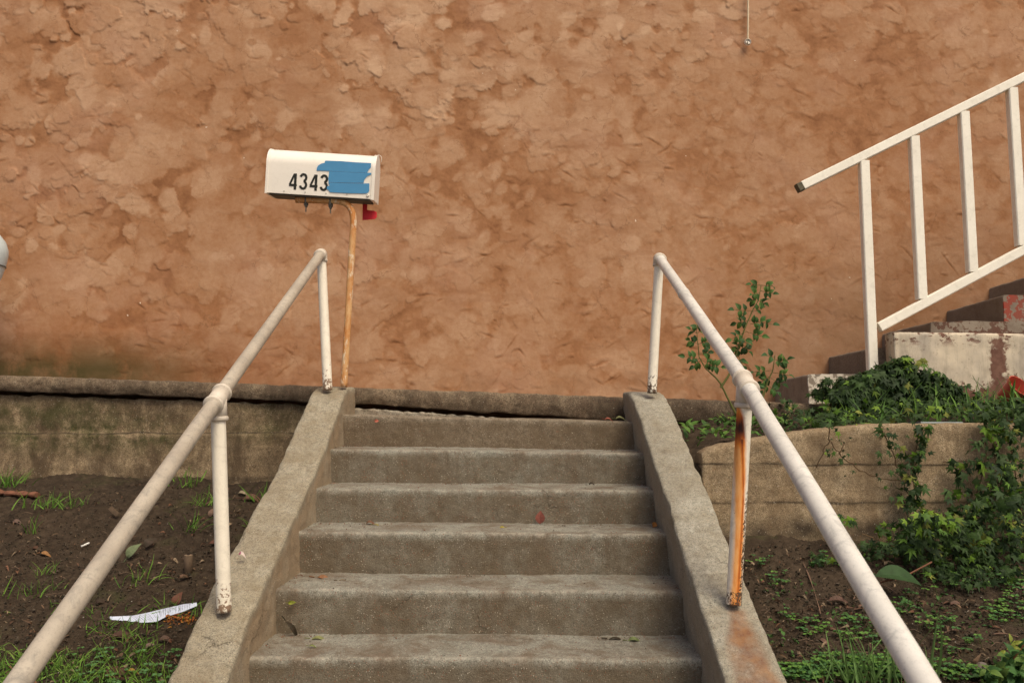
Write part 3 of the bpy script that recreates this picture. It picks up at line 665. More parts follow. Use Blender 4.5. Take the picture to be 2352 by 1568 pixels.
pth = line(pb-Vector((0, 0, .01)), zoompt(1368, 1290), 40)[:-1]+bez(zoompt(1368, 1290), zoompt(1385, 1130), zoompt(1362, 1040), 8)[:-1]+bez(zoompt(1362, 1040), zoompt(1320, 892), zoompt(1120, 888), 14)[:-1]+line(zoompt(1120, 888), zoompt(640, 876), 14)
v, f = tube(pth, .0165, 20); mk('pipe_post', v, f, M_rp, mb)
O = zoompt(262, 783, 3.95); tilt = math.radians(3.3); yaw = math.radians(1.5)
ex = Vector((math.cos(tilt)*math.cos(yaw), math.sin(yaw), -math.sin(tilt))); ey = Vector((-math.sin(yaw), math.cos(yaw), .115)); ey = (ey-ex*ey.dot(ex)).normalized(); ez = ex.cross(ey)
def mp(x, y, z): return O+ex*x+ey*y+ez*z
K = .000377
def l2(zx, zy):  # zoomed photo point on the box front -> local x,z
    x = (zx-262)*K; return x, (783+(zx-262)*.0575-zy)*K
L, W, HS = .508, .150, .146
def arch(grow=0, n=18):
    p = [(-grow, -grow)]+[(-grow, z) for z in (HS*.5, HS)]
    for k in range(1, n): a = math.pi*k/n; p.append((W/2-(W/2+grow)*math.cos(a), HS+(W/2+grow)*math.sin(a)*1.03))
    p += [(W+grow, HS), (W+grow, HS*.5), (W+grow, -grow)]; return p
def swept(prof, xs_):
    V = []; Fc = []; n = len(prof)
    for x in xs_:
        for p in prof: V.append(mp(x, p[0], p[1]))
    for i in range(len(xs_)-1):
        for j in range(n): Fc.append([i*n+j, i*n+(j+1) % n, (i+1)*n+(j+1) % n, (i+1)*n+j])
    Fc.append(list(range(n))[::-1]); Fc.append([(len(xs_)-1)*n+j for j in range(n)]); return V, Fc
def shadeauto(o, ang=35):
    o.data.polygons.foreach_set('use_smooth', [True]*len(o.data.polygons)); o.data.update()
    m = o.modifiers.new('e', 'EDGE_SPLIT'); m.split_angle = math.radians(ang); return o
v, f = swept(arch(), np.linspace(0, L, 10)); shadeauto(mk('box_body', v, f, M_mb, mb))
v, f = swept(arch(.0035), [-.007, .004]); shadeauto(mk('back_rim', v, f, M_mb, mb))
v, f = swept(arch(.0045), [L+.001, L+.017]); dr = shadeauto(mk('door', v, f, M_mb, mb))
v, f = swept([(.008, -.008), (.008, -.0015), (W-.008, -.0015), (W-.008, -.008)], [.012, L-.006]); shadeauto(mk('bottom_board', v, f, M_under, mb))
def plate(pts, t0, t1, name, mat, par=mb):
    """flat shape on the front face, outline in local x,z"""
    n = len(pts); V = [mp(x, -t0, z) for x, z in pts]+[mp(x, -t1, z) for x, z in pts]
    Fc = [list(range(n, 2*n))]+[[i, (i+1) % n, (i+1) % n+n, i+n] for i in range(n)]
    return mk(name, V, Fc, mat, par, False)
def stroke(pts, wd):
    """even stroke along a polyline, as an outline"""
    l, r = [], []
    for i, p in enumerate(pts):
        a = Vector(pts[max(i-1, 0)]); b = Vector(pts[min(i+1, len(pts)-1)]); d = (b-a).normalized(); n = Vector((-d.y, d.x))*wd/2
        l.append(tuple(Vector(p)+n)); r.append(tuple(Vector(p)-n))
    return l, r
def stroke_mesh(strokes, wds, name):
    V = []; Fc = []
    for q, (pts, wd) in enumerate(zip(strokes, wds)):
        l, r = stroke(pts, wd); b = len(V); n = len(l); y = -.0016-.0002*q
        V += [mp(x, y, z) for x, z in l]+[mp(x, y, z) for x, z in r]
        Fc += [[b+i, b+i+1, b+n+i+1, b+n+i] for i in range(n-1)]
        V += [mp(x, -.0005, z) for x, z in l]+[mp(x, -.0005, z) for x, z in r]
        b2 = b+2*n; Fc += [[b+i+1, b+i, b2+i, b2+i+1] for i in range(n-1)]+[[b+n+i, b+n+i+1, b2+n+i+1, b2+n+i] for i in range(n-1)]
        Fc += [[b, b+n, b2+n, b2], [b+n-1, b2+n-1, b2+2*n-1, b+2*n-1]]
    return mk(name, V, Fc, M_blk, mb, False)
def four(zx, zy):  # top-left of the glyph cell in the zoomed photo, 98 x 208
    g = lambda a, b: l2(zx+a, zy+b)
    return stroke_mesh([[g(78, 0), g(78, 208)], [g(66, 4), g(8, 142)], [g(0, 148), g(100, 150)]], [32*K, 25*K, 29*K], 'house_number')
def three(zx, zy):
    pts = []
    def arc(cx, cy, rx, ry, a0, a1, n=14):
        for i in range(n+1):
            a = math.radians(a0+(a1-a0)*i/n); pts.append(l2(zx+cx+rx*math.cos(a), zy+cy-ry*math.sin(a)))
    arc(48, 55, 36, 43, 165, -65); arc(48, 150, 38, 46, 65, -170)
    return stroke_mesh([pts], [30*K], 'house_number')
four(550, 537); three(683, 535); four(817, 550); three(950, 550)
tp = [[(1000, 368), (1200, 374), (1400, 388), (1592, 396), (1593, 452), (1570, 475), (1550, 522), (1300, 515), (1060, 503), (895, 498), (900, 455), (915, 430), (950, 408), (992, 398)],
      [(1060, 506), (1300, 517), (1480, 523), (1600, 522), (1602, 545), (1560, 562), (1530, 592), (1514, 620), (1512, 655), (1300, 655), (1060, 648), (1052, 600)],
      [(1055, 652), (1300, 660), (1500, 662), (1585, 660), (1589, 755), (1575, 782), (1540, 792), (1300, 788), (1085, 778), (1060, 748), (1038, 735), (1042, 702), (1075, 694)]]
for i, q in enumerate(tp): plate([l2(*a) for a in q][::-1], .0008, .0026+.0003*i, 'tape_strip', M_blue)
rv = []
for zx, zy in ((490, 767), (762, 780), (1032, 792), (1302, 804)):
    x, z = l2(zx, zy); c = mp(x, -.001, z); rv.append(lathe([(.0022, .002), (.0022, -.002)], c, 'y', 8))
for v, f in rv: mk('rivet', v, f, M_bolt, mb)
x, z = l2(1573, 815); v, f = lathe([(.0075, .002), (.0075, -.002), (.0045, -.004), (.0045, -.006)], mp(x, -.001, z), 'y', 18); mk('pivot_disc', v, f, M_mb, mb)
yb = O.y+W+.006
fa = [zoompt(a, b, yb) for a, b in ((1492, 800), (1550, 800), (1550, 1008), (1640, 1018), (1672, 1035), (1672, 1100), (1650, 1122), (1490, 1138))]
v, f = prism([(p.x, p.z) for p in fa], yb, yb+.003); mk('signal_flag', v, f, M_flag, mb, False)
for zx in (770, 1083):
    c0 = zoompt(zx, 925+(zx-770)*.06); v, f = join([tube([c0+Vector((0, 0, .012)), c0-Vector((0, 0, .010))], .0115, 6), tube([c0, c0-Vector((0, 0, .042))], .0032, 10), tube([c0-Vector((0, 0, .010)), c0-Vector((0, 0, .018))], .0075, 6), tube([c0-Vector((0, 0, .002))+Vector((-.0,-.015,.03)), c0-Vector((0, 0.015, .002))], .004, 8)])
    mk('clamp_bolt', v, f, M_bolt, mb, False)
wire = bez(mp(L+.004, .03, HS+.07), mp(L+.045, .03, HS+.088), mp(L+.038, .03, HS+.042), 10)
v, f = tube(wire, .0013, 6); mk('loose_wire', v, f, M_mb, mb)
# ------------------------------------------------------------------ cord on the wall, canister at the left edge
M_cord = plain('cream_cord', (.62, .50, .34), .6, var=.2)
cw = thing('wall_cord', P(1717, 97, 5.27), 'thin cream cord hanging down the stucco wall to a round plate, top right', 'cord')
pp = [P(1717.5+.8*math.sin(i*.2), 97-i*9, 5.262) for i in range(30)]
v, f = tube(pp, .0062, 8); mk('cord', v, f, M_cord, cw)
v, f = lathe([(.022, .0), (.022, -.010), (.017, -.016)], P(1717, 98, 5.27), 'y', 20); mk('round_plate', v, f, plain('plate_white', (.75, .70, .62), .5, var=.2), cw)
v, f = lathe([(.005, .0), (.005, -.003)], P(1717, 98, 5.2535), 'y', 12); mk('screw', v, f, M_bolt, cw)
M_can = plain('grey_enamel', (.50, .58, .60), .4, .5, 0, .12, 8)
cc = P(-43, 590, 4.9); cn = thing('metal_canister', cc, 'pale grey rounded metal canister on the wall, cut off by the left edge', 'canister')
q = 4.9/1900
v, f = lathe([(r*q, h*q) for r, h in ((8, 66), (22, 64), (36, 54), (48, 38), (54, 18), (54, 4), (51, -14), (47, -30), (43, -46), (38, -58), (20, -66), (5, -68))], cc, 'z', 40); mk('vessel', v, f, M_can, cn)
v, f = lathe([(r*q, h*q) for r, h in ((49.5, -19), (51.5, -19), (51.5, -22), (49.5, -22))], cc, 'z', 40); mk('seam_band', v, f, plain('dark_band', (.10, .11, .11), .5), cn)
v, f = tube(line(cc, cc+Vector((-.32, .40, 0)), 4), .03, 16); mk('wall_bracket', v, f, M_can, cn)
# ------------------------------------------------------------------ foliage builder
class FB:
    def __init__(s): s.V = []; s.F = []; s.C = []
    def add(s, pts, faces, pos, d, n, size, col, jit=.0):
        """pts local (x side, y along, z up)"""
        d = Vector(d).normalized(); n = Vector(n); sd_ = d.cross(n)
        if sd_.length < 1e-4: sd_ = d.orthogonal()
        sd_.normalize(); n = sd_.cross(d).normalized(); b = len(s.V); pos = Vector(pos)
        for p in pts: s.V.append(pos+(sd_*p[0]+d*p[1]+n*p[2])*size)
        s.F += [[b+i for i in q] for q in faces]
        k = 1+random.uniform(-jit, jit); s.C += [(col[0]*k, col[1]*k, col[2]*k)]*len(pts)
    def tube(s, path, r, col, seg=6):
        v, f = tube(path, r, seg); b = len(s.V); s.V += v; s.F += [[b+i for i in q] for q in f]; s.C += [col]*len(v)
    def out(s, name, mat=None, parent=None, origin=None): return mk(name, [tuple(v) for v in s.V], s.F, mat or M_leaf, parent, False, cols=np.array(s.C), origin=origin)
def ivy_shape(droop=.15, slim=1.):
    tips = [(0, 1.0), (52, .80), (112, .52), (-112, .52), (-52, .80)]; pts = [(0, .22, .06)]; o = []
    order = [(0, 1.0), (26, .36), (52, .80), (82, .32), (112, .52), (165, .22), (-165, .22), (-112, .52), (-82, .32), (-52, .80), (-26, .36)]
    for a, r in order:
        t = math.radians(a); z = -droop*r*r if r > .4 else .02
        x, y = math.sin(t)*r*.9*slim, math.cos(t)*r+.15; pts.append((x, y, z))
    n = len(order); return pts, [[0, 1+i, 1+(i+1) % n] for i in range(n)]
def ovate(fold=.12, curl=.12, wide=.5, ser=0, n=6):
    pts = []; Fc = []
    for i in range(n+1):
        t = i/n; w_ = wide*math.sin(math.pi*t**.85)*(.98 if t < 1 else 0)*.5*2; w_ = w_*(1+ser*(i % 2)) ; z = -curl*(t-.3)**2*2
        pts += [(-w_/1.0*.5, t, z+fold*w_), (0, t, z), (w_*.5, t, z+fold*w_)]
    for i in range(n):
        a = i*3; Fc += [[a, a+1, a+4, a+3], [a+1, a+2, a+5, a+4]]
    return pts, Fc
def blade(wd, bend, n=5):
    pts = []; Fc = []
    for i in range(n+1):
        t = i/n; w_ = wd*(1-t**1.6)*.5+.001; y = math.sin(bend*t)/max(bend, .01)*1.0 if bend > .05 else t; z = (1-math.cos(bend*t))/max(bend, .01)
        pts += [(-w_, y, -z), (0, y, -z-wd*.15), (w_, y, -z)]
    for i in range(n):
        a = i*3; Fc += [[a, a+1, a+4, a+3], [a+1, a+2, a+5, a+4]]
    return pts, Fc
def clover_add(fb_, pos, size, col, stem=.03):
    up = Vector((random.uniform(-.3, .3), random.uniform(-.5, 0), 1)).normalized(); top = Vector(pos)+Vector((random.uniform(-.01, .01), random.uniform(-.01, .01), stem))
    fb_.tube([pos, top], .0008, (.10, .12, .04), 4); a0 = random.uniform(0, 6.3)
    for k in range(3):
        a = a0+k*2.094; d = Vector((math.cos(a), math.sin(a), -.08)); 
        pts = [(0, 0, 0), (-.34, .45, .10), (-.42, .80, .06), (-.20, 1.0, 0), (0, .84, -.05), (.20, 1.0, 0), (.42, .80, .06), (.34, .45, .10)]
        fb_.add(pts, [[0, 4, 3, 2, 1], [0, 7, 6, 5, 4]], top, d, up, size, col, .15)
IV = [ivy_shape(.15), ivy_shape(.35, .9), ivy_shape(.05), ivy_shape(.25, .75)]
DK = [(.024, .052, .013), (.034, .070, .015), (.019, .042, .013), (.044, .086, .020)]; BR = [(.13, .24, .022), (.10, .20, .022), (.18, .29, .035), (.075, .155, .024), (.20, .22, .04)]
def ivycol(b): return random.choice(BR) if random.random() < b else random.choice(DK)
def rv3(s=1): return Vector((random.uniform(-s, s), random.uniform(-s, s), random.uniform(-s, s)))
# dark ivy mound in front of the house steps
f1 = FB(); cM = P(2035, 915, 4.15)
for i in range(1300):
    a = random.uniform(0, math.pi); r = 1-.42*random.random()**1.6; el = random.random()
    ph = random.uniform(-.2, math.pi+.2); x = math.cos(ph)*math.cos(el*1.2); z = math.sin(ph)*.95; y = -abs(math.sin(el*1.5))*.8+random.uniform(0, .3)
    lob = 1+.14*math.sin(ph*5+1)+.07*math.sin(ph*11)
    wx = .30 if x > 0 else .36
    hz = .165*(1-.45*max(0, -x)**1.2)
    p = cM+Vector((x*wx*r*lob, y*.18*r, (z*hz*1.12*r*lob)))
    n = Vector((x, -.8, z+.5)).normalized()+rv3(.7); d = Vector((x*.5, -.35, -.7+.5*z))+rv3(.5)
    f1.add(*random.choice(IV), p, d, n, random.uniform(.024, .044), random.choice(DK), .3)
for i in range(900):
    x = random.uniform(-1, 1); top_ = math.sqrt(1-x*x)*(1-.45*max(0, -x)**1.2); z = random.uniform(-.25, .92)*top_
    f1.add(*random.choice(IV), cM+Vector((x*.32, -.10-.06*random.random(), z*.175)), Vector((x*.4, -.3, -.8))+rv3(.5), Vector((x*.5, -1, .6))+rv3(.4), random.uniform(.022, .05), ivycol(.05), .35)
for u_, v_ in ((2085, 826), (2112, 828), (2095, 838), (2140, 860), (1900, 925)):
    for k in range(4): f1.add(*random.choice(IV), P(u_+random.uniform(-12, 12), v_+random.uniform(-6, 10), 4.02), rv3()+Vector((0, -.3, -.4)), (0, -1, .6), .045, random.choice(BR), .2)
f1.tube([P(2090, 900, 4.1), P(2084, 868, 4.05), P(2088, 830, 4.02)], .003, (.2, .12, .06))
tag(f1.out('ivy_mound', origin=cM-Vector((0, 0, .2))), 'round mound of dark ivy at the foot of the cream railing', 'ivy')
# ivy over the terrace
f2 = FB()
for i in range(2300):
    u_ = random.uniform(1.22, 3.2) if random.random() < .75 else random.uniform(.95, 3.2); y = random.uniform(3.27, 4.2)
    if u_ < 1.35 and random.random() < .5: continue
    hh = .03+.07*max(0, fb(u_, y, 0, 5, 2, 3)+.4)*(1 if u_ < 1.9 else 1.25); z = zt(u_, y)+.02+random.random()*hh*(1.3 if y < 3.7 else 1)
    if 1.55 < u_ < 1.86 and y < 3.5: continue
    b = .17 if random.random() < .6 else .55*max(0, fb(u_, y, 2, 7, 2, 9)+.35)
    f2.add(*random.choice(IV), (u_, y, z), rv3()+Vector((0, -.4, -.1)), rv3(.5)+Vector((0, -.5, .9)), random.uniform(.020, .044), ivycol(b), .25)
for i in range(150):
    x = random.choice([random.gauss(2.3, .12), random.gauss(1.75, .15), random.gauss(2.05, .2), random.gauss(2.5, .1)]); y = random.uniform(3.5, 4.25)
    f2.add(*blade(.07, random.uniform(.4, 1.6)), (x, y, zt(x, y)+.01), Vector((random.uniform(-.5, .5), random.uniform(-.3, .2), 1)), rv3()+Vector((0, -.4, 0)), random.uniform(.10, .22), random.choice([(.11, .22, .03), (.15, .28, .05), (.07, .15, .03)]), .2)
for i in range(160): # small leafy weeds by the side wall
    x = random.uniform(.76, 1.3); y = random.uniform(3.42, 4.1)
    f2.add(*ovate(.1, .3, .42), (x, y, zt(x, y)+.01+random.random()*.04), rv3()+Vector((0, -.2, .5)), (0, -.4, 1), random.uniform(.03, .055), random.choice([(.08, .17, .03), (.06, .13, .03), (.12, .23, .04)]), .25)
tag(f2.out('terrace_ivy'), 'mixed ivy and weeds covering the soil on top of the planter wall', 'ivy', kind='stuff')
# ivy falling over the planter wall: each strand follows a path in the photograph
def wallp(u_, v_, y=3.235): return P(u_, v_, y)
def vine(label, paths, dens, size, bright, spread=16, name='ivy_vine'):
    f = FB()
    for path in paths:
        pts = [wallp(a, b) for a, b in path]; full = []
        for a, b in zip(pts[:-1], pts[1:]): full += line(a, b, 6)[:-1]
        full = [p+Vector((random.uniform(-.004, .004), random.uniform(-.006, .004), random.uniform(-.004, .004))) for p in full]
        f.tube(full, .0022, (.13, .075, .04), 5)
        Ln = sum((b-a).length for a, b in zip(full[:-1], full[1:]))
        for k in range(int(Ln*dens)):
            p = random.choice(full)+Vector((random.gauss(0, spread/560), -.008-random.random()*.035, random.gauss(0, .018)))
            f.add(*random.choice(IV), p, rv3(.9)+Vector((0, -.25, -.6)), rv3(.35)+Vector((0, -1, .35)), random.uniform(size[0]*.45, size[1]*.88), ivycol(bright*.8), .3)
    return tag(f.out(name, origin=wallp(*paths[0][0])), label, 'ivy', 'ivy strands hanging over the planter wall')
vine('thick curtain of ivy falling over the planter wall at the right edge of the photo', [[(2260, 950), (2265, 1050), (2240, 1150), (2200, 1220), (2160, 1290)], [(2310, 950), (2330, 1080), (2330, 1200), (2300, 1290)], [(2380, 950), (2400, 1100), (2370, 1250)], [(2290, 940), (2280, 1030), (2300, 1100), (2290, 1180)], [(2200, 1100), (2180, 1170), (2220, 1240)], [(2330, 960), (2340, 1010)], [(2250, 960), (2300, 985), (2350, 1000)], [(2240, 1060), (2150, 1060)]], 170, (.030, .052), .26, 22)
vine('leafy ivy strand hanging down the middle of the planter wall', [[(2115, 975), (2105, 1020), (2092, 1080), (2110, 1150), (2095, 1210), (2120, 1270)], [(2020, 975), (2050, 1040), (2075, 1110), (2100, 1160)], [(2130, 980), (2100, 1000)], [(2070, 1130), (2085, 1200), (2100, 1260)]], 190, (.026, .045), .24, 11)
vine('thin sparse ivy strand creeping diagonally across the planter wall face', [[(1905, 975), (1905, 1010), (1930, 1045), (1975, 1080), (2020, 1098), (2085, 1106)], [(1905, 1010), (1885, 1050), (1870, 1080)], [(1925, 1040), (1945, 1010)]], 60, (.018, .03), .10, 6)
# bush of ivy at the foot of the planter wall
f3 = FB(); cB = P(2170, 1270, 3.05)
def bushy(cu, cv, ru, rv_, n, y0, y1, br, sz):
    for i in range(n):
        a = random.uniform(0, 6.28); r = math.sqrt(random.random()); p = P(cu+ru*r*math.cos(a), cv+rv_*r*math.sin(a), random.uniform(y0, y1))
        if p.z < zr(p.x, p.y)+.012: p.z = zr(p.x, p.y)+.012+random.random()*.03
        f3.add(*random.choice(IV), p, rv3(.9)+Vector((0, -.35, -.5)), rv3(.5)+Vector((0, -.8, .7)), random.uniform(sz[0]*.5, sz[1]*.9), ivycol(br*.8), .35)
bushy(2170, 1255, 120, 60, 330, 2.92, 3.18, .22, (.03, .05)); bushy(2290, 1220, 90, 90, 330, 2.95, 3.2, .15, (.03, .05)); bushy(2060, 1215, 50, 18, 50, 3.05, 3.2, .3, (.03, .045))
bushy(1935, 1200, 25, 22, 26, 3.1, 3.2, .5, (.03, .045)); bushy(2140, 1200, 60, 25, 110, 2.85, 3.0, .75, (.03, .048)); bushy(2240, 1320, 110, 22, 160, 2.85, 3.05, .05, (.026, .04)); bushy(2010, 1265, 70, 22, 90, 2.98, 3.15, .12, (.024, .036))
bushy(1900, 1285, 50, 18, 40, 2.95, 3.1, .2, (.02, .032)); bushy(2320, 1100, 60, 60, 50, 3.1, 3.22, .5, (.03, .05))
f3.tube([P(1960, 1345, 2.9), P(2010, 1340, 2.86), P(2080, 1322, 2.84), P(2140, 1290, 2.86)], .0030, (.22, .09, .05))
f3.tube([P(1980, 1225, 3.1), P(2020, 1240, 3.1), P(2060, 1258, 3.1)], .0022, (.2, .12, .06))
tag(f3.out('ivy_bush', origin=cB-Vector((0, 0, .12))), 'spreading green ivy bush on the soil at the foot of the planter wall', 'ivy')
# rose-like sapling
def sapling():
    b0 = P(1716, 985, 4.05); t = thing('rose_sapling', b0, 'young rose sapling with three leafy stems rising behind the right handrail', 'sapling')
    fs = FB(); fls = [FB(), FB(), FB()]
    stems = [[(1716, 990), (1690, 950), (1672, 915), (1655, 880), (1645, 868), (1620, 845), (1606, 820), (1603, 790), (1600, 758)],
             [(1655, 890), (1672, 865), (1685, 840), (1695, 800), (1712, 750), (1730, 710), (1742, 690), (1748, 655)],
             [(1730, 985), (1750, 920), (1762, 880), (1775, 850), (1780, 815)]]
    for q in stems:
        pts = [P(a, b, 4.05) for a, b in q]; n = len(pts); fs.tube(pts, [lerp(.0062, .0016, i/(n-1)) for i in range(n)], (.16, .17, .05), 7)
    f = ovate(.16, .35, .62, 0, 6)
    def spray(u_, v_, du, dv, n=5, sz=.05, c=None):
        a = P(u_, v_, 4.05); b = P(u_+du, v_+dv, 4.05+random.uniform(-.06, .03)); fs.tube([a, b], .0013, (.14, .14, .04), 5); ax = (b-a)
        for k in range(n):
            t_ = 1 if k == n-1 else .45+.25*(k//2)
            sgn = 1 if k % 2 else -1; d = ax.normalized() if k == n-1 else (ax.normalized()*.5+Vector((-ax.z, 0, ax.x)).normalized()*sgn)
            fls[0 if u_ < 1660 else 1 if v_ < 812 or u_ < 1700 else 2].add(*f, a+ax*t_, d+rv3(.25), rv3(.45)+Vector((0, -.9, .5)), sz*random.uniform(.75, 1.1), c or random.choice([(.05, .115, .03), (.07, .15, .035), (.04, .09, .028), (.10, .19, .04)]), .25)
    for q in [(1603, 790, -18, -8), (1603, 790, 22, -6), (1601, 765, -14, -8, 3), (1602, 765, 12, -10, 3), (1600, 758, 4, -12, 3), (1612, 825, -38, -6), (1612, 825, -18, 14), (1614, 828, 22, 12), (1618, 838, 38, 4), (1606, 812, 20, -2),
              (1748, 655, 24, 2), (1748, 655, -22, -2), (1747, 668, 28, 6), (1745, 672, -16, 4), (1742, 690, -14, -2), (1740, 690, 14, 6), (1733, 715, -46, -4), (1733, 715, 12, -6, 3), (1728, 735, -36, 6), (1726, 735, 48, 10), (1722, 745, 22, -6), (1715, 760, -34, 18), (1715, 762, 34, 10), (1710, 775, -22, 22), (1708, 775, 8, 12), (1705, 790, 14, 16), (1700, 800, -14, 8), (1695, 815, 12, 24),
              (1780, 820, -16, -4, 3), (1780, 825, 16, 4, 3), (1779, 835, 28, -8), (1776, 850, -44, 4), (1774, 855, 36, 6), (1770, 862, -20, 14), (1770, 868, 26, 14), (1764, 880, -12, 16), (1765, 885, 18, 14)]:
        spray(*q[:4], n=(q[4] if len(q) > 4 else 5), sz=.039)
    fs.out('stem', M_leaf, t); [q.out('leaf_spray', M_leaf, t) for q in fls]
sapling()
# ------------------------------------------------------------------ red pot and green pot lying behind the ivy
def pot(name, label, cen, r, ln, d, colr, tipc):
    d = Vector(d).normalized(); s = d.orthogonal().normalized(); t = d.cross(s); V = []; Fc = []; seg = 36
    pr_ = [(r*.70, 0), (r*.74, ln*.1), (r*.93, ln*.82), (r*1.0, ln*.84), (r*1.04, ln), (r*.98, ln), (r*.90, ln*.84), (r*.66, ln*.06)]
    for rr, h in pr_:
        for k in range(seg):
            a = 2*math.pi*k/seg; V.append(Vector(cen)+d*h+(s*math.cos(a)+t*math.sin(a))*rr)
    for i in range(len(pr_)-1):
        for k in range(seg): Fc.append([i*seg+k, i*seg+(k+1) % seg, (i+1)*seg+(k+1) % seg, (i+1)*seg+k])
    Fc.append(list(range(seg))[::-1]); Fc.append([(len(pr_)-1)*seg+k for k in range(seg)])
    return tag(shadeauto(mk(name, V, Fc, plain(name+'_plastic', colr, .45, .4, 0, .15, 12), None, True, origin=cen), 50), label, 'flower pot')
pot('flower_pot', 'tipped red plastic flower pot half hidden by ivy at the right edge', P(2307, 918, 4.12), .062, .11, (.25, -.55, .45), (.50, .085, .05), None)
pot('flower_pot', 'dark green plastic flower pot beside the red one at the right edge', P(2378, 925, 4.2), .085, .13, (-.1, -.5, .30), (.018, .07, .05), None)
v, f = sqbar(P(2100, 972, 3.55), P(2195, 972, 3.55), .014, .12, 0)
tag(mk('stone_slab', v, f, plain('grey_slab', (.22, .25, .25), .8), None, False, origin=P(2147, 972, 3.55)), 'small flat grey slab lying among ivy behind the planter wall top', 'slab')
# ------------------------------------------------------------------ left soil: grass tufts, litter
GC = [(.15, .30, .04), (.11, .23, .03), (.19, .35, .05), (.08, .17, .025)]
def tuft(u_, v_, label, n=22, h=.09, zf=zl, spread=.035, wd=.055):
    p = G(u_, v_, zf); f = FB()
    for i in range(n):
        q = p+Vector((random.gauss(0, spread), random.gauss(0, spread), 0)); f.add(*blade(wd, random.uniform(.3, 1.7)), q, Vector((random.uniform(-.8, .8), random.uniform(-.6, .5), 1)), rv3()+Vector((0, -.3, 0)), random.uniform(.5, 1.1)*h, random.choice(GC), .2)
    return tag(f.out('grass_tuft', origin=p), label, 'grass tuft', 'grass tufts on the soil')
tuft(20, 1118, 'grass tuft against the retaining wall foot at the left edge', 40, .11)
tuft(112, 1165, 'spreading grass tuft on bare soil, just left of a smaller twin', 46, .10, spread=.05)
tuft(165, 1165, 'smaller grass tuft right of the spreading one below the retaining wall', 24, .08)
tuft(432, 1118, 'upright grass tuft against the retaining wall, seen under the left handrail', 26, .12, spread=.03)
tuft(470, 1160, 'grass tuft just left of the near left handrail post', 26, .11, spread=.035)
tuft(595, 1150, 'thin tall grass tuft beside the left side wall, right of the near post', 12, .12, spread=.03)
tuft(78, 1225, 'thin single weed in dark soil near the left edge', 7, .11, spread=.01)
tuft(436, 1225, 'weed with drooping blades left of the near left post', 12, .12, spread=.018)
tuft(318, 1340, 'low weed below the grey green leaf on the soil', 22, .10, spread=.035)
tuft(108, 1318, 'small seedling weed left of the left handrail', 12, .07, spread=.015)
tuft(80, 1368, 'sprawling weed near the left edge above the lawn patch', 26, .08, spread=.045)
tuft(225, 1410, 'low weed beside the curled dark leaf under the left handrail', 16, .07, spread=.03)
tuft(585, 1215, 'grass blades against the edge of the left side wall', 12, .09, spread=.02)
# lawn patch bottom left
f = FB()
for i in range(2000):
    u_ = random.uniform(-60, 470); v_ = random.uniform(1395, 1600); p = G(u_, v_, zl)
    den = fb(p.x, p.y, 0, 5, 3, 44)+.22*(v_-1450)/100+(.10 if u_ > 200 else 0)-.02
    if den < random.uniform(-.05, .35): continue
    p += Vector((random.gauss(0, .01), 0, .004)); f.add(*blade(.065, random.uniform(.5, 2.0)), p, Vector((random.uniform(-1, 1), random.uniform(-.7, .5), .7)), rv3()+Vector((0, -.3, .2)), random.uniform(.03, .075), random.choice(GC+[(.20, .30, .06)]), .25)
for i in range(60):
    p = G(random.uniform(150, 420), random.uniform(1500, 1600), zl, .004); clover_add(f, p, random.uniform(.010, .018), random.choice([(.09, .2, .05), (.12, .26, .09)]), .02)
tag(f.out('grass'), 'short patchy green grass on the dark soil at bottom left', 'grass', kind='stuff')
# right: clover cover, tall blades, shrub
f = FB()
def cl_patch(cu, cv, ru, rv_, n, sz=.013, bright=.5):
    for i in range(n):
        a = random.uniform(0, 6.28); r = math.sqrt(random.random()); p = G(cu+ru*r*math.cos(a), cv+rv_*r*math.sin(a), zr, .004)
        clover_add(f, p, random.uniform(.7, 1.2)*sz, (.13, .27, .05) if random.random() < bright else (.07, .17, .05), random.uniform(.008, .035))
for q in [(1970, 1548, 160, 28, 260), (1830, 1560, 60, 20, 90), (2100, 1555, 90, 25, 110), (2060, 1415, 45, 14, 26), (2010, 1475, 100, 14, 34), (1870, 1455, 35, 18, 26), (1980, 1440, 60, 14, 22), (2150, 1440, 40, 20, 22), (2300, 1420, 60, 30, 50), (2330, 1360, 40, 30, 40), (2200, 1490, 60, 25, 22), (1790, 1340, 25, 14, 12), (1900, 1300, 50, 16, 20), (1745, 1300, 20, 14, 10), (2250, 1350, 80, 20, 26), (1810, 1415, 20, 20, 8), (2230, 1560, 60, 20, 50), (2120, 1380, 60, 14, 12)]:
    cl_patch(*q)
for i in range(46):
    p = G(random.gauss(1985, 50), random.uniform(1565, 1600), zr); f.add(*blade(.035, random.uniform(.3, 1.3)), p, Vector((random.uniform(-.5, .5), random.uniform(-.3, .1), 1)), rv3()+Vector((0, -.4, 0)), random.uniform(.10, .20), random.choice([(.12, .22, .06), (.16, .28, .08)]), .2)
for i in range(10):
    p = G(random.gauss(2090, 40), 1590, zr); f.add(*blade(.035, random.uniform(.3, 1.0)), p, Vector((random.uniform(-.4, .3), -.1, 1)), rv3(), random.uniform(.14, .26), (.13, .22, .07), .2)
for i in range(1300):
    u_ = random.uniform(1740, 2400); v_ = random.uniform(1290, 1580); p = G(u_, v_, zr, .004)
    if fb(p.x, p.y, 0, 6, 2, 50) < .02: continue
    f.add(*ovate(.1, .2, .6), p, rv3()+Vector((0, 0, .3)), (0, -.3, 1), random.uniform(.010, .022), random.choice([(.08, .18, .04), (.06, .13, .03)]), .3)
tag(f.out('clover'), 'patches of clover and low weeds on the soil right of the stairs', 'clover', kind='stuff')
f = FB()
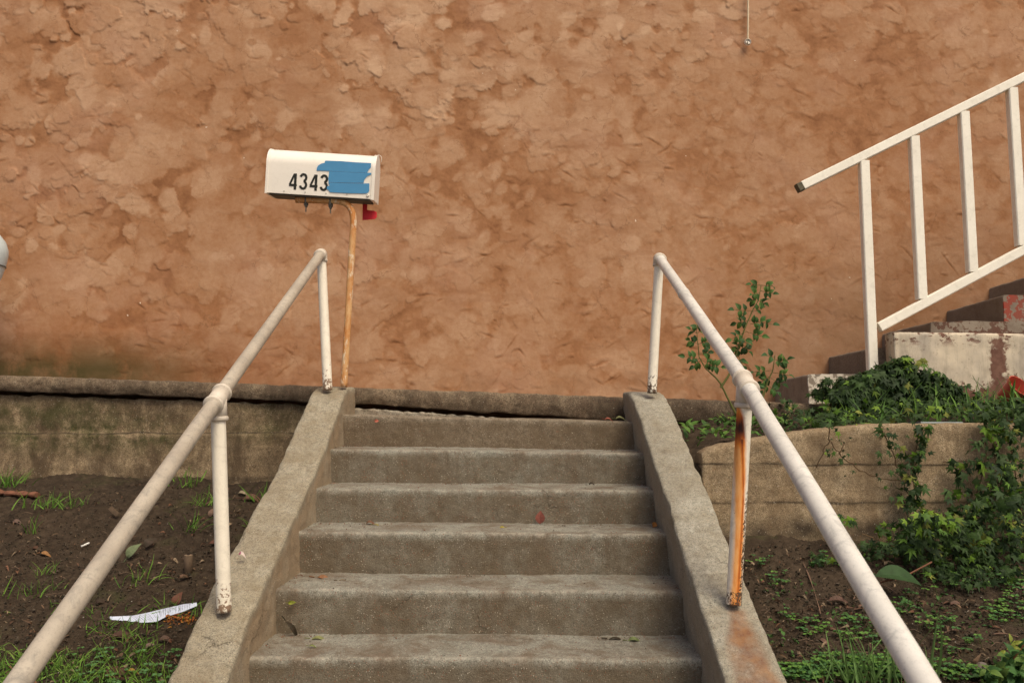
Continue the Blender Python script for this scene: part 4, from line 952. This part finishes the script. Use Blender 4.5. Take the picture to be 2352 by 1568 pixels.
for i in range(190):
    u_ = 2352-random.random()**1.2*100; v_ = 1568-random.random()*110*(1-(2352-u_)/130)+10; p = P(u_+random.uniform(-5, 40), v_, random.uniform(2.25, 2.45))
    f.add(*ovate(.15, .3, .6), p, rv3()+Vector((-.2, -.4, .1)), rv3(.4)+Vector((0, -.5, .9)), random.uniform(.024, .044), random.choice([(.06, .15, .035), (.045, .11, .03), (.12, .2, .04)]), .25)
for k in range(3): f.tube([P(2345+k*6, 1600, 2.38), P(2335-k*10, 1530, 2.35), P(2320+k*16, 1480, 2.33)], .0025, (.22, .1, .05))
for k in range(8): f.add(*ovate(.15, .3, .4), P(2318+random.uniform(-10, 10), 1482+random.uniform(-10, 14), 2.33), rv3()+Vector((0, 0, .5)), (0, -1, .4), .026, (.28, .32, .05), .2)
tag(f.out('leafy_shrub', origin=P(2352, 1600, 2.4)), 'leafy green shrub with reddish stems in the bottom right corner', 'shrub')
# ------------------------------------------------------------------ fallen leaves, petal, paper and other small things
BRN = (.16, .075, .045); TAN = (.30, .20, .12); RED = (.30, .07, .05); YEL = (.42, .34, .05); GRN = (.10, .15, .05); DRK = (.045, .03, .02); ORG = (.40, .16, .04); PNK = (.34, .17, .14)
def leaf(p, size, col, label, d=(1, 0, .05), n=(0, -.3, 1), fold=.2, curl=.6, wide=.5, name='fallen_leaf', cat='leaf', group='fallen leaves'):
    f = FB(); pts, fc = ovate(fold, curl, wide, 0, 8); f.add(pts, fc, p, d, n, size, col)
    k = np.array(f.C); k = k*(1+np.array([random.uniform(-.2, .2) for _ in k])[:, None]); f.C = [tuple(x) for x in k]
    f.tube([Vector(p), Vector(p)-Vector(d).normalized()*size*.25+Vector((0, 0, .002))], size*.02+.0004, tuple(c*.7 for c in col), 5)
    return tag(f.out(name, M_dry, origin=Vector(p)), label, cat, group)
def tread(u_, i, back=.0):
    """point on tread i; back 0 = nose, 1 = foot of the next riser"""
    y = lerp(ys[i], ys[i-1], back); p = P(u_, 1200, y); t = (u_-0)/1; x = (u_-1176)/F*(y*cT+zL[i]*sT)
    tt = (x+.79)/1.36; return Vector((x, y, lerp(zL[i], zR[i], tt)+.006))
leaf(tread(838, 3, .82), .05, BRN, 'curled brown leaf on the left of the middle step', (1, .1, .25), curl=1.0)
leaf(tread(856, 3, .70), .04, (.30, .25, .09), 'thin yellow brown leaf touching the curled leaf on the middle step', (1, -.4, .05), wide=.25)
leaf(tread(1240, 3, .88), .052, (.20, .06, .045), 'reddish leaf standing upright against a riser near the stair centre', (.05, .1, 1), (0, -1, .1), wide=.75, curl=.1)
leaf(tread(1160, 3, .45), .03, YEL, 'small yellow leaf on the middle step left of the red upright leaf', (-1, 0, .05))
leaf(tread(1500, 3, .6), .026, ORG, 'small orange leaf at the right end of a step', (.5, .2, .7), (0, -1, .3), wide=.8)
leaf(tread(722, 4, .72), .085, (.26, .12, .06), 'long brown curled leaf at the left of a lower step', (1, -.25, .02), curl=.9, wide=.32)
leaf(tread(775, 4, .5), .05, (.16, .12, .08), 'dark thin leaf right of the long brown curled leaf', (1, .3, .02), wide=.18)
leaf(tread(665, 4, 0)+Vector((0, -.022, -.045)), .026, (.22, .24, .03), 'yellow green leaf stuck to a riser by the left side wall', (1, 0, .1), (0, -1, .2))
leaf(tread(655, 5, .85)+Vector((0, 0, .05)), .075, DRK, 'dark curled leaf leaning in the corner by the left side wall', (.8, -.1, -.75), (.3, -.8, .5), curl=.9, wide=.22)
leaf(tread(712, 5, .75), .07, (.20, .20, .08), 'greenish leaf lying at the foot of a riser beside the dark curled leaf', (1, .05, .02), wide=.28)
leaf(tread(708, 5, .40), .03, (.17, .20, .06), 'tiny green leaf in front on the lowest visible tread', (1, .1, .02), wide=.3)
leaf(tread(1395, 5, .80), .075, DRK, 'dark thin leaf on the lowest tread pointing at the green one', (1, .0, .03), wide=.18)
leaf(tread(1440, 5, .72), .055, (.17, .20, .08), 'green yellow leaf on the right of the lowest visible tread', (1, -.05, .15), wide=.4)
leaf(tread(1350, 2, .8), .045, DRK, 'dark curled leaf on the right of the third step from the top', (1, 0, .25), curl=1.2)
leaf(tread(1388, 0, .2), .04, (.30, .09, .06), 'reddish leaf on the top landing near the right side wall', (1, 0, .05))
leaf(tread(1412, 0, .35), .045, (.14, .14, .06), 'dull green leaf beside the reddish one on the top landing', (1, 0, .15))
leaf(tread(862, 0, 0)+Vector((0, -.026, -.030)), .020, (.42, .12, .08), 'tiny pink leaf stuck on the topmost riser', (1, 0, .05), (0, -1, .1), wide=.8)
# magenta petal on the left side wall
pp_ = P(555, 1273, 2.76); pp_.z = float(np.interp(2.80, *LO))+.016
f = FB(); pts, fc = ovate(.5, .8, .6, 0, 8); f.add(pts, fc, P(547, 1272, 2.79), (1, .1, -.05), (0, -.6, 1), .026, (.75, .62, .58)); 
for i in range(0, 9): f.C[i] = (.35, .04, .16)
tag(f.out('flower_petal', M_dry, origin=P(547, 1272, 2.79)), 'curled magenta and white petal on top of the left side wall', 'petal')
# leaves on the soil
def sleaf(u_, v_, size, col, label, zf=zl, d=None, n=None, **k):
    p = G(u_, v_, zf, .014); return leaf(p, size, col, label, d or (random.uniform(-1, 1), random.uniform(-.4, .4), .1), n or (random.uniform(-.3, .3), -.5, 1), **k)
sleaf(555, 1150, .11, (.17, .085, .06), 'broad brown leaf lying between the near left post and the side wall', d=(1, .1, .05), wide=.4)
sleaf(545, 1138, .05, (.30, .24, .16), 'small pale leaf just above the broad brown leaf', d=(1, 0, .1))
sleaf(290, 1290, .075, (.14, .17, .09), 'grey green leaf standing folded in the dark soil', d=(.45, .3, .9), n=(0, -1, .3), wide=.5)
sleaf(330, 1265, .06, (.06, .04, .03), 'dark brown leaf behind the grey green leaf', d=(.5, .3, .7), n=(0, -1, .5), wide=.6)
sleaf(475, 1255, .08, (.12, .05, .035), 'dark red brown leaf left of the near left post', d=(1, 0, .12), wide=.35)
sleaf(405, 1335, .06, (.13, .07, .045), 'narrow brown leaf left of the wooden stub', d=(.9, .4, .2), wide=.3)
sleaf(70, 1268, .045, (.10, .045, .03), 'curled dark brown leaf above the orange one, left of the handrail', d=(1, .1, .3), curl=1.3)
sleaf(90, 1278, .045, (.30, .15, .06), 'orange brown leaf in the soil left of the handrail', d=(1, 0, .05))
sleaf(25, 1205, .05, (.15, .09, .075), 'dull purple brown leaf at the left edge', d=(1, -.1, .1))
sleaf(480, 1195, .05, (.18, .11, .08), 'twisted tan leaf between weed and near left post', d=(.3, .2, .9), n=(0, -1, .3))
sleaf(400, 1400, .05, (.15, .06, .04), 'brown leaf standing behind the printed paper', d=(.3, .1, 1), n=(0, -1, .2), wide=.7)
sleaf(215, 1395, .05, (.05, .03, .022), 'dark curled leaf under the left handrail', d=(.9, .2, .4), curl=1.2)
sleaf(250, 1470, .09, (.085, .04, .03), 'long dark red leaf in the grass below the paper', d=(1, .1, .15), wide=.35)
sleaf(288, 1553, .042, (.38, .22, .05), 'yellow orange leaf low in the bottom left grass', d=(.9, .5, .1), wide=.5)
sleaf(330, 1500, .04, (.20, .13, .11), 'greyish purple leaf in the grass near the left side wall', d=(.6, .4, .5))
sleaf(230, 1560, .11, (.09, .035, .025), 'large dark maroon leaf at the bottom edge of the grass', d=(1, .0, .1), wide=.45)
sleaf(365, 1478, .04, (.14, .08, .06), 'brown leaf curled beside the left side wall in the grass', d=(1, .3, .3))
sleaf(420, 1290, .03, (.2, .12, .1), 'small pinkish leaf fragment above the wooden stub', d=(1, .3, .3))
# right soil
sleaf(1875, 1478, .055, (.16, .09, .065), 'brown leaf lying beside the right side wall', zr, d=(.45, -.8, .1), wide=.35)
sleaf(1960, 1405, .10, (.17, .09, .06), 'long brown leaf across the soil right of the rust stained wall', zr, d=(1, .05, .05), wide=.22)
sleaf(1900, 1385, .09, (.12, .065, .05), 'dull brown leaf above the long brown one on the right soil', zr, d=(1, -.1, .05), wide=.28)
sleaf(2010, 1325, .07, (.20, .09, .06), 'reddish brown leaf in the dry twigs under the planter wall', zr, d=(1, -.6, .1), wide=.4)
sleaf(2280, 1548, .06, (.22, .18, .16), 'grey leaf right of the near end of the right handrail', zr, d=(-.8, .2, .2), wide=.5)
sleaf(2345, 1365, .06, (.16, .09, .08), 'purplish leaf at the right edge below the ivy', zr, d=(.9, .3, .2), wide=.35)
sleaf(2180, 1395, .06, (.14, .08, .06), 'small brown leaf in soil right of the right handrail', zr, d=(1, 0, .1), wide=.3)
lf = sleaf(2010, 1345, .16, (.035, .075, .025), 'large dark green leaf seen behind the right handrail', zr, d=(1, -.1, -.02), n=(0, -.7, 1), wide=.45, curl=.3)
lf.location = P(2010, 1318, 2.82)
# cigarette butt, bark stick pieces, stub, bark slab
def gtube(name, pts, r, mat, label, cat, group=None, seg=12):
    v, f = tube(pts, r, seg); return tag(mk(name, v, f, mat, None, True, origin=pts[0]), label, cat, group)
M_paper = plain('white_paper', (.72, .70, .66), .7, var=.15); M_wood = plain('weathered_wood', (.12, .08, .05), .85, var=.7, sc=60); M_bark = plain('red_bark', (.20, .085, .05), .9, var=.7, sc=50)
a = G(186, 1262, zl, .014); b = G(205, 1255, zl, .016); b = a+(b-a).normalized()*.034; gtube('cigarette_butt', [a, b], .004, M_paper, 'small white cigarette butt on the dark soil under the left handrail', 'cigarette butt')
st0 = G(431, 1318, zl, -.02); v, f = join([tube([st0, st0+Vector((.002, 0, .055)), st0+Vector((0, 0, .092))], [.017, .0155, .0165], 18)])
sb = thing('wooden_stub', st0, 'short upright wooden stub in the soil left of the near post', 'stub'); mk('stub_body', v, f, M_wood, sb)
v, f = lathe([(.0155, .0), (.0155, .002), (.008, .002)], st0+Vector((0, 0, .0925)), 'z', 18); mk('cut_end', v, f, plain('pale_wood', (.28, .2, .13), .8, var=.5, sc=90), sb)
v, f = lathe([(.0065, .0), (.0065, .0012)], st0+Vector((0, 0, .0950)), 'z', 12); mk('pith_hole', v, f, plain('dark_pith', (.03, .02, .015), .9), sb)
bp = G(-10, 1138, zl, .015); V = []
pts_ = line(bp, G(85, 1148, zl, .02), 14); v, f = tube(pts_, [.02+.006*math.sin(i*1.7) for i in range(14)], 10); v = [Vector((q.x, q.y, bp.z+(q.z-bp.z)*.6+.004*fb(q.x, q.y, q.z, 60, 3, 2))) for q in v]
tag(mk('bark_piece', v, f, M_bark, None, False, origin=bp), 'reddish slab of bark on the soil at the left edge', 'bark')
a = G(258, 1188, zl, .01); v = [a+Vector(q) for q in ((-.022, 0, .028), (-.008, .002, .040), (.030, 0, .008), (.018, -.002, -.006))]; v += [q+Vector((0, .006, 0)) for q in v]
tag(mk('wood_chip', v, [[0, 3, 2, 1], [4, 5, 6, 7], [0, 1, 5, 4], [1, 2, 6, 5], [2, 3, 7, 6], [3, 0, 4, 7]], M_wood, None, False, origin=a), 'thin rectangular chip standing tilted in the soil beside the left handrail', 'wood chip')
# twigs
for (u0, v0, u1, v1, zf, lab) in [(470, 1165, 500, 1158, zl, 'thin reddish twig left of the near left post'), (130, 1160, 155, 1176, zl, 'short twig right of the grass tuft below the wall'), (1845, 1300, 1885, 1420, zr, 'thin tan twig slanting on the soil right of the rusty post'),
                                  (1960, 1385, 1990, 1330, zr, 'pale twig arching in the dry litter right of the stairs'), (2040, 1380, 2000, 1335, zr, 'second pale twig crossing the dry litter'), (2280, 1465, 2340, 1475, zr, 'pale stick on the soil near the right edge'), (2200, 1458, 2170, 1465, zr, 'greyish stick right of the right handrail'), (2060, 1372, 2020, 1352, zr, 'short brown twig behind the right handrail')]:
    a = G(u0, v0, zf, .012); b = G(u1, v1, zf, .016); m = (a+b)/2+Vector((random.uniform(-.01, .01), 0, .014))
    gtube('twig', bez(a, m, b, 8), [.0018+.001*math.sin(i) for i in range(8)], plain('twig_bark', (.2, .12, .08), .8, var=.5), lab, 'twig', 'twigs on the soil', 6)
for q in ((258, 1445), ):
    pass
# printed paper wrapper
def paper():
    pr_ = NT('printed_paper', .5, .3); c = pr_.attr('ink'); uvx = pr_.attr('px'); 
    nz = pr_.t.nodes.new('ShaderNodeTexNoise'); nz.noise_dimensions = '1D'; nz.inputs['Scale'].default_value = 60; pr_.L(uvx, nz.inputs['W']); nz.inputs['Detail'].default_value = 2
    m = pr_.math('MULTIPLY', c, pr_.ramp(nz.outputs[0], [(.50, 0), (.53, 1)])); m = pr_.math('MULTIPLY', m, pr_.ramp(pr_.noise(160, 2), [(.4, .25), (.55, 1)])); pr_.base(pr_.mix(m, (.56, .61, .73), (.24, .26, .34)))
    a = G(252, 1432, zl, .006); V = []; ink = []; px = []; n = 26
    lo = [(252, 1432), (330, 1441), (360, 1440), (382, 1430), (420, 1420), (452, 1408)]; up = [(252, 1427), (300, 1424), (340, 1416), (385, 1408), (420, 1402), (450, 1402)]
    def at_(l, t): 
        k = t*(len(l)-1); i = min(int(k), len(l)-2); w_ = k-i; return l[i][0]*(1-w_)+l[i+1][0]*w_, l[i][1]*(1-w_)+l[i+1][1]*w_
    for i in range(n+1):
        t = i/n; A = G(*at_(lo, t), zl, .016+.012*t); ub = at_(up, t); B = G(*ub, zl, .020+.012*t)
        for k in range(6):
            s = k/5; V.append(A.lerp(B, s*.8)+Vector((0, 0, .004*math.sin(s*3.1)))); ink.append(1 if 1 <= k <= 4 and .12 < t < .95 else 0); px.append(t)
    V2 = [v-Vector((0, .0005, .0012)) for v in V]
    Fg = gridf(n+1, 6).tolist(); N_ = len(V); F2 = [[j+N_ for j in q][::-1] for q in Fg]
    tag(mk('printed_wrapper', V+V2, Fg+F2, pr_.m, None, True, {'ink': ink+[0]*N_, 'px': px+px}, origin=a), 'crumpled white paper wrapper with printed black lines on the soil', 'paper')
paper()
# pile of orange blossoms
f = FB()
for i in range(170):
    a_ = random.uniform(0, 6.28); r = math.sqrt(random.random()); p = G(415+34*r*math.cos(a_), 1432+14*r*math.sin(a_), zl, .004+random.random()*.022)
    f.add(*ovate(.3, .7, .55), p, rv3(), rv3(.5)+Vector((0, -.4, 1)), random.uniform(.007, .015), random.choice([(.42, .15, .03), (.32, .09, .02), (.5, .22, .04), (.2, .06, .02)]), .3)
tag(f.out('blossom_pile', M_dry, origin=G(415, 1436, zl)), 'small heap of withered orange blossoms beside the left side wall', 'blossoms')
# ------------------------------------------------------------------ crumbs and leaf litter (uncountable)
def lump(V, Fc, Cc, p, s, col):
    b = len(V); o_ = [(1, 0, 0), (-1, 0, 0), (0, 1, 0), (0, -1, 0), (0, 0, 1), (0, 0, -1)]
    for q in o_: V.append((p[0]+q[0]*s*random.uniform(.5, 1.2), p[1]+q[1]*s*random.uniform(.5, 1.2), p[2]+q[2]*s*random.uniform(.4, .9)))
    for q in ((0, 2, 4), (2, 1, 4), (1, 3, 4), (3, 0, 4), (2, 0, 5), (1, 2, 5), (3, 1, 5), (0, 3, 5)): Fc.append([b+i for i in q])
    Cc += [col]*6
V, Fc, Cc = [], [], []
SC = [(.035, .024, .016), (.055, .038, .026), (.085, .062, .045), (.025, .018, .013)]
for i in range(9000):
    lft_ = random.random() < .5
    if lft_: u_, v_, zf = random.uniform(-60, 640), 1115+random.random()**.8*500, zl
    else: u_, v_, zf = random.uniform(1680, 2420), 1250+random.random()**.8*350, zr
    p = G(u_, v_, zf, random.uniform(.008, .022)); 
    if (lft_ and p.x > -.96) or (not lft_ and p.x < .73): continue
    c = random.choice(SC); s = random.uniform(.002, .0065)*(1.5 if random.random() < .06 else 1)
    if random.random() < .015: c = (.42, .38, .33); s = random.uniform(.0015, .0032)
    lump(V, Fc, Cc, p, s, c)
tag(mk('soil_crumbs', V, Fc, M_dry, None, False, cols=np.array(Cc)), 'loose crumbs of soil and tiny stones scattered over the beds', 'soil', kind='stuff')
f = FB()
for i in range(2000):
    lft_ = random.random() < .5
    if lft_: u_, v_, zf = random.uniform(-60, 640), random.uniform(1120, 1600), zl
    else: u_, v_, zf = random.uniform(1700, 2420), random.uniform(1260, 1600), zr
    p = G(u_, v_, zf, random.uniform(.008, .02))
    if (lft_ and p.x > -.97) or (not lft_ and p.x < .74): continue
    f.add(*ovate(random.uniform(0, .5), random.uniform(.2, 1.4), random.uniform(.15, .6), 0, 4), p, rv3()+Vector((0, 0, .1)), rv3(.6)+Vector((0, -.3, 1)), random.uniform(.008, .028), random.choice([BRN, (.10, .055, .035), (.15, .09, .055), (.07, .042, .028), (.05, .035, .022), (.24, .17, .11)]), .3)
for i in range(70):
    lft_ = random.random() < .4; p = G(random.uniform(0, 600), random.uniform(1150, 1550), zl, .014) if lft_ else G(random.uniform(1760, 2340), random.uniform(1290, 1560), zr, .014)
    d = Vector((random.uniform(-1, 1), random.uniform(-.6, .6), .05)).normalized()*random.uniform(.02, .07); f.tube([p, p+d*.5+Vector((0, 0, .006)), p+d], .0009, (.2, .13, .09), 4)
tag(f.out('leaf_litter', M_dry), 'scattered scraps of dry leaves and fine twigs on the soil', 'leaf litter', kind='stuff')
# grit along the feet of the risers
V, Fc, Cc = [], [], []
for i in range(1700):
    k = random.randint(1, 6); back = 1-abs(random.gauss(0, .10)) if random.random() < .8 else random.random()
    if back < 0: continue
    y = lerp(ys[k], ys[k-1]-.014, min(back, .985)); x = random.uniform(-.785, .575)
    if random.random() < .35: x = random.choice([-.785+abs(random.gauss(0, .03)), .575-abs(random.gauss(0, .03))])
    z = lerp(zL[k], zR[k], (x+.79)/1.36)+.004
    lump(V, Fc, Cc, (x, y, z), random.uniform(.0012, .0035), random.choice([(.22, .07, .04), (.10, .07, .05), (.06, .04, .03), (.3, .25, .18), (.25, .10, .06)]))
tag(mk('stair_grit', V, Fc, M_dry, None, False, cols=np.array(Cc)), 'reddish grit and crumbs gathered along the stair treads', 'grit', kind='stuff')
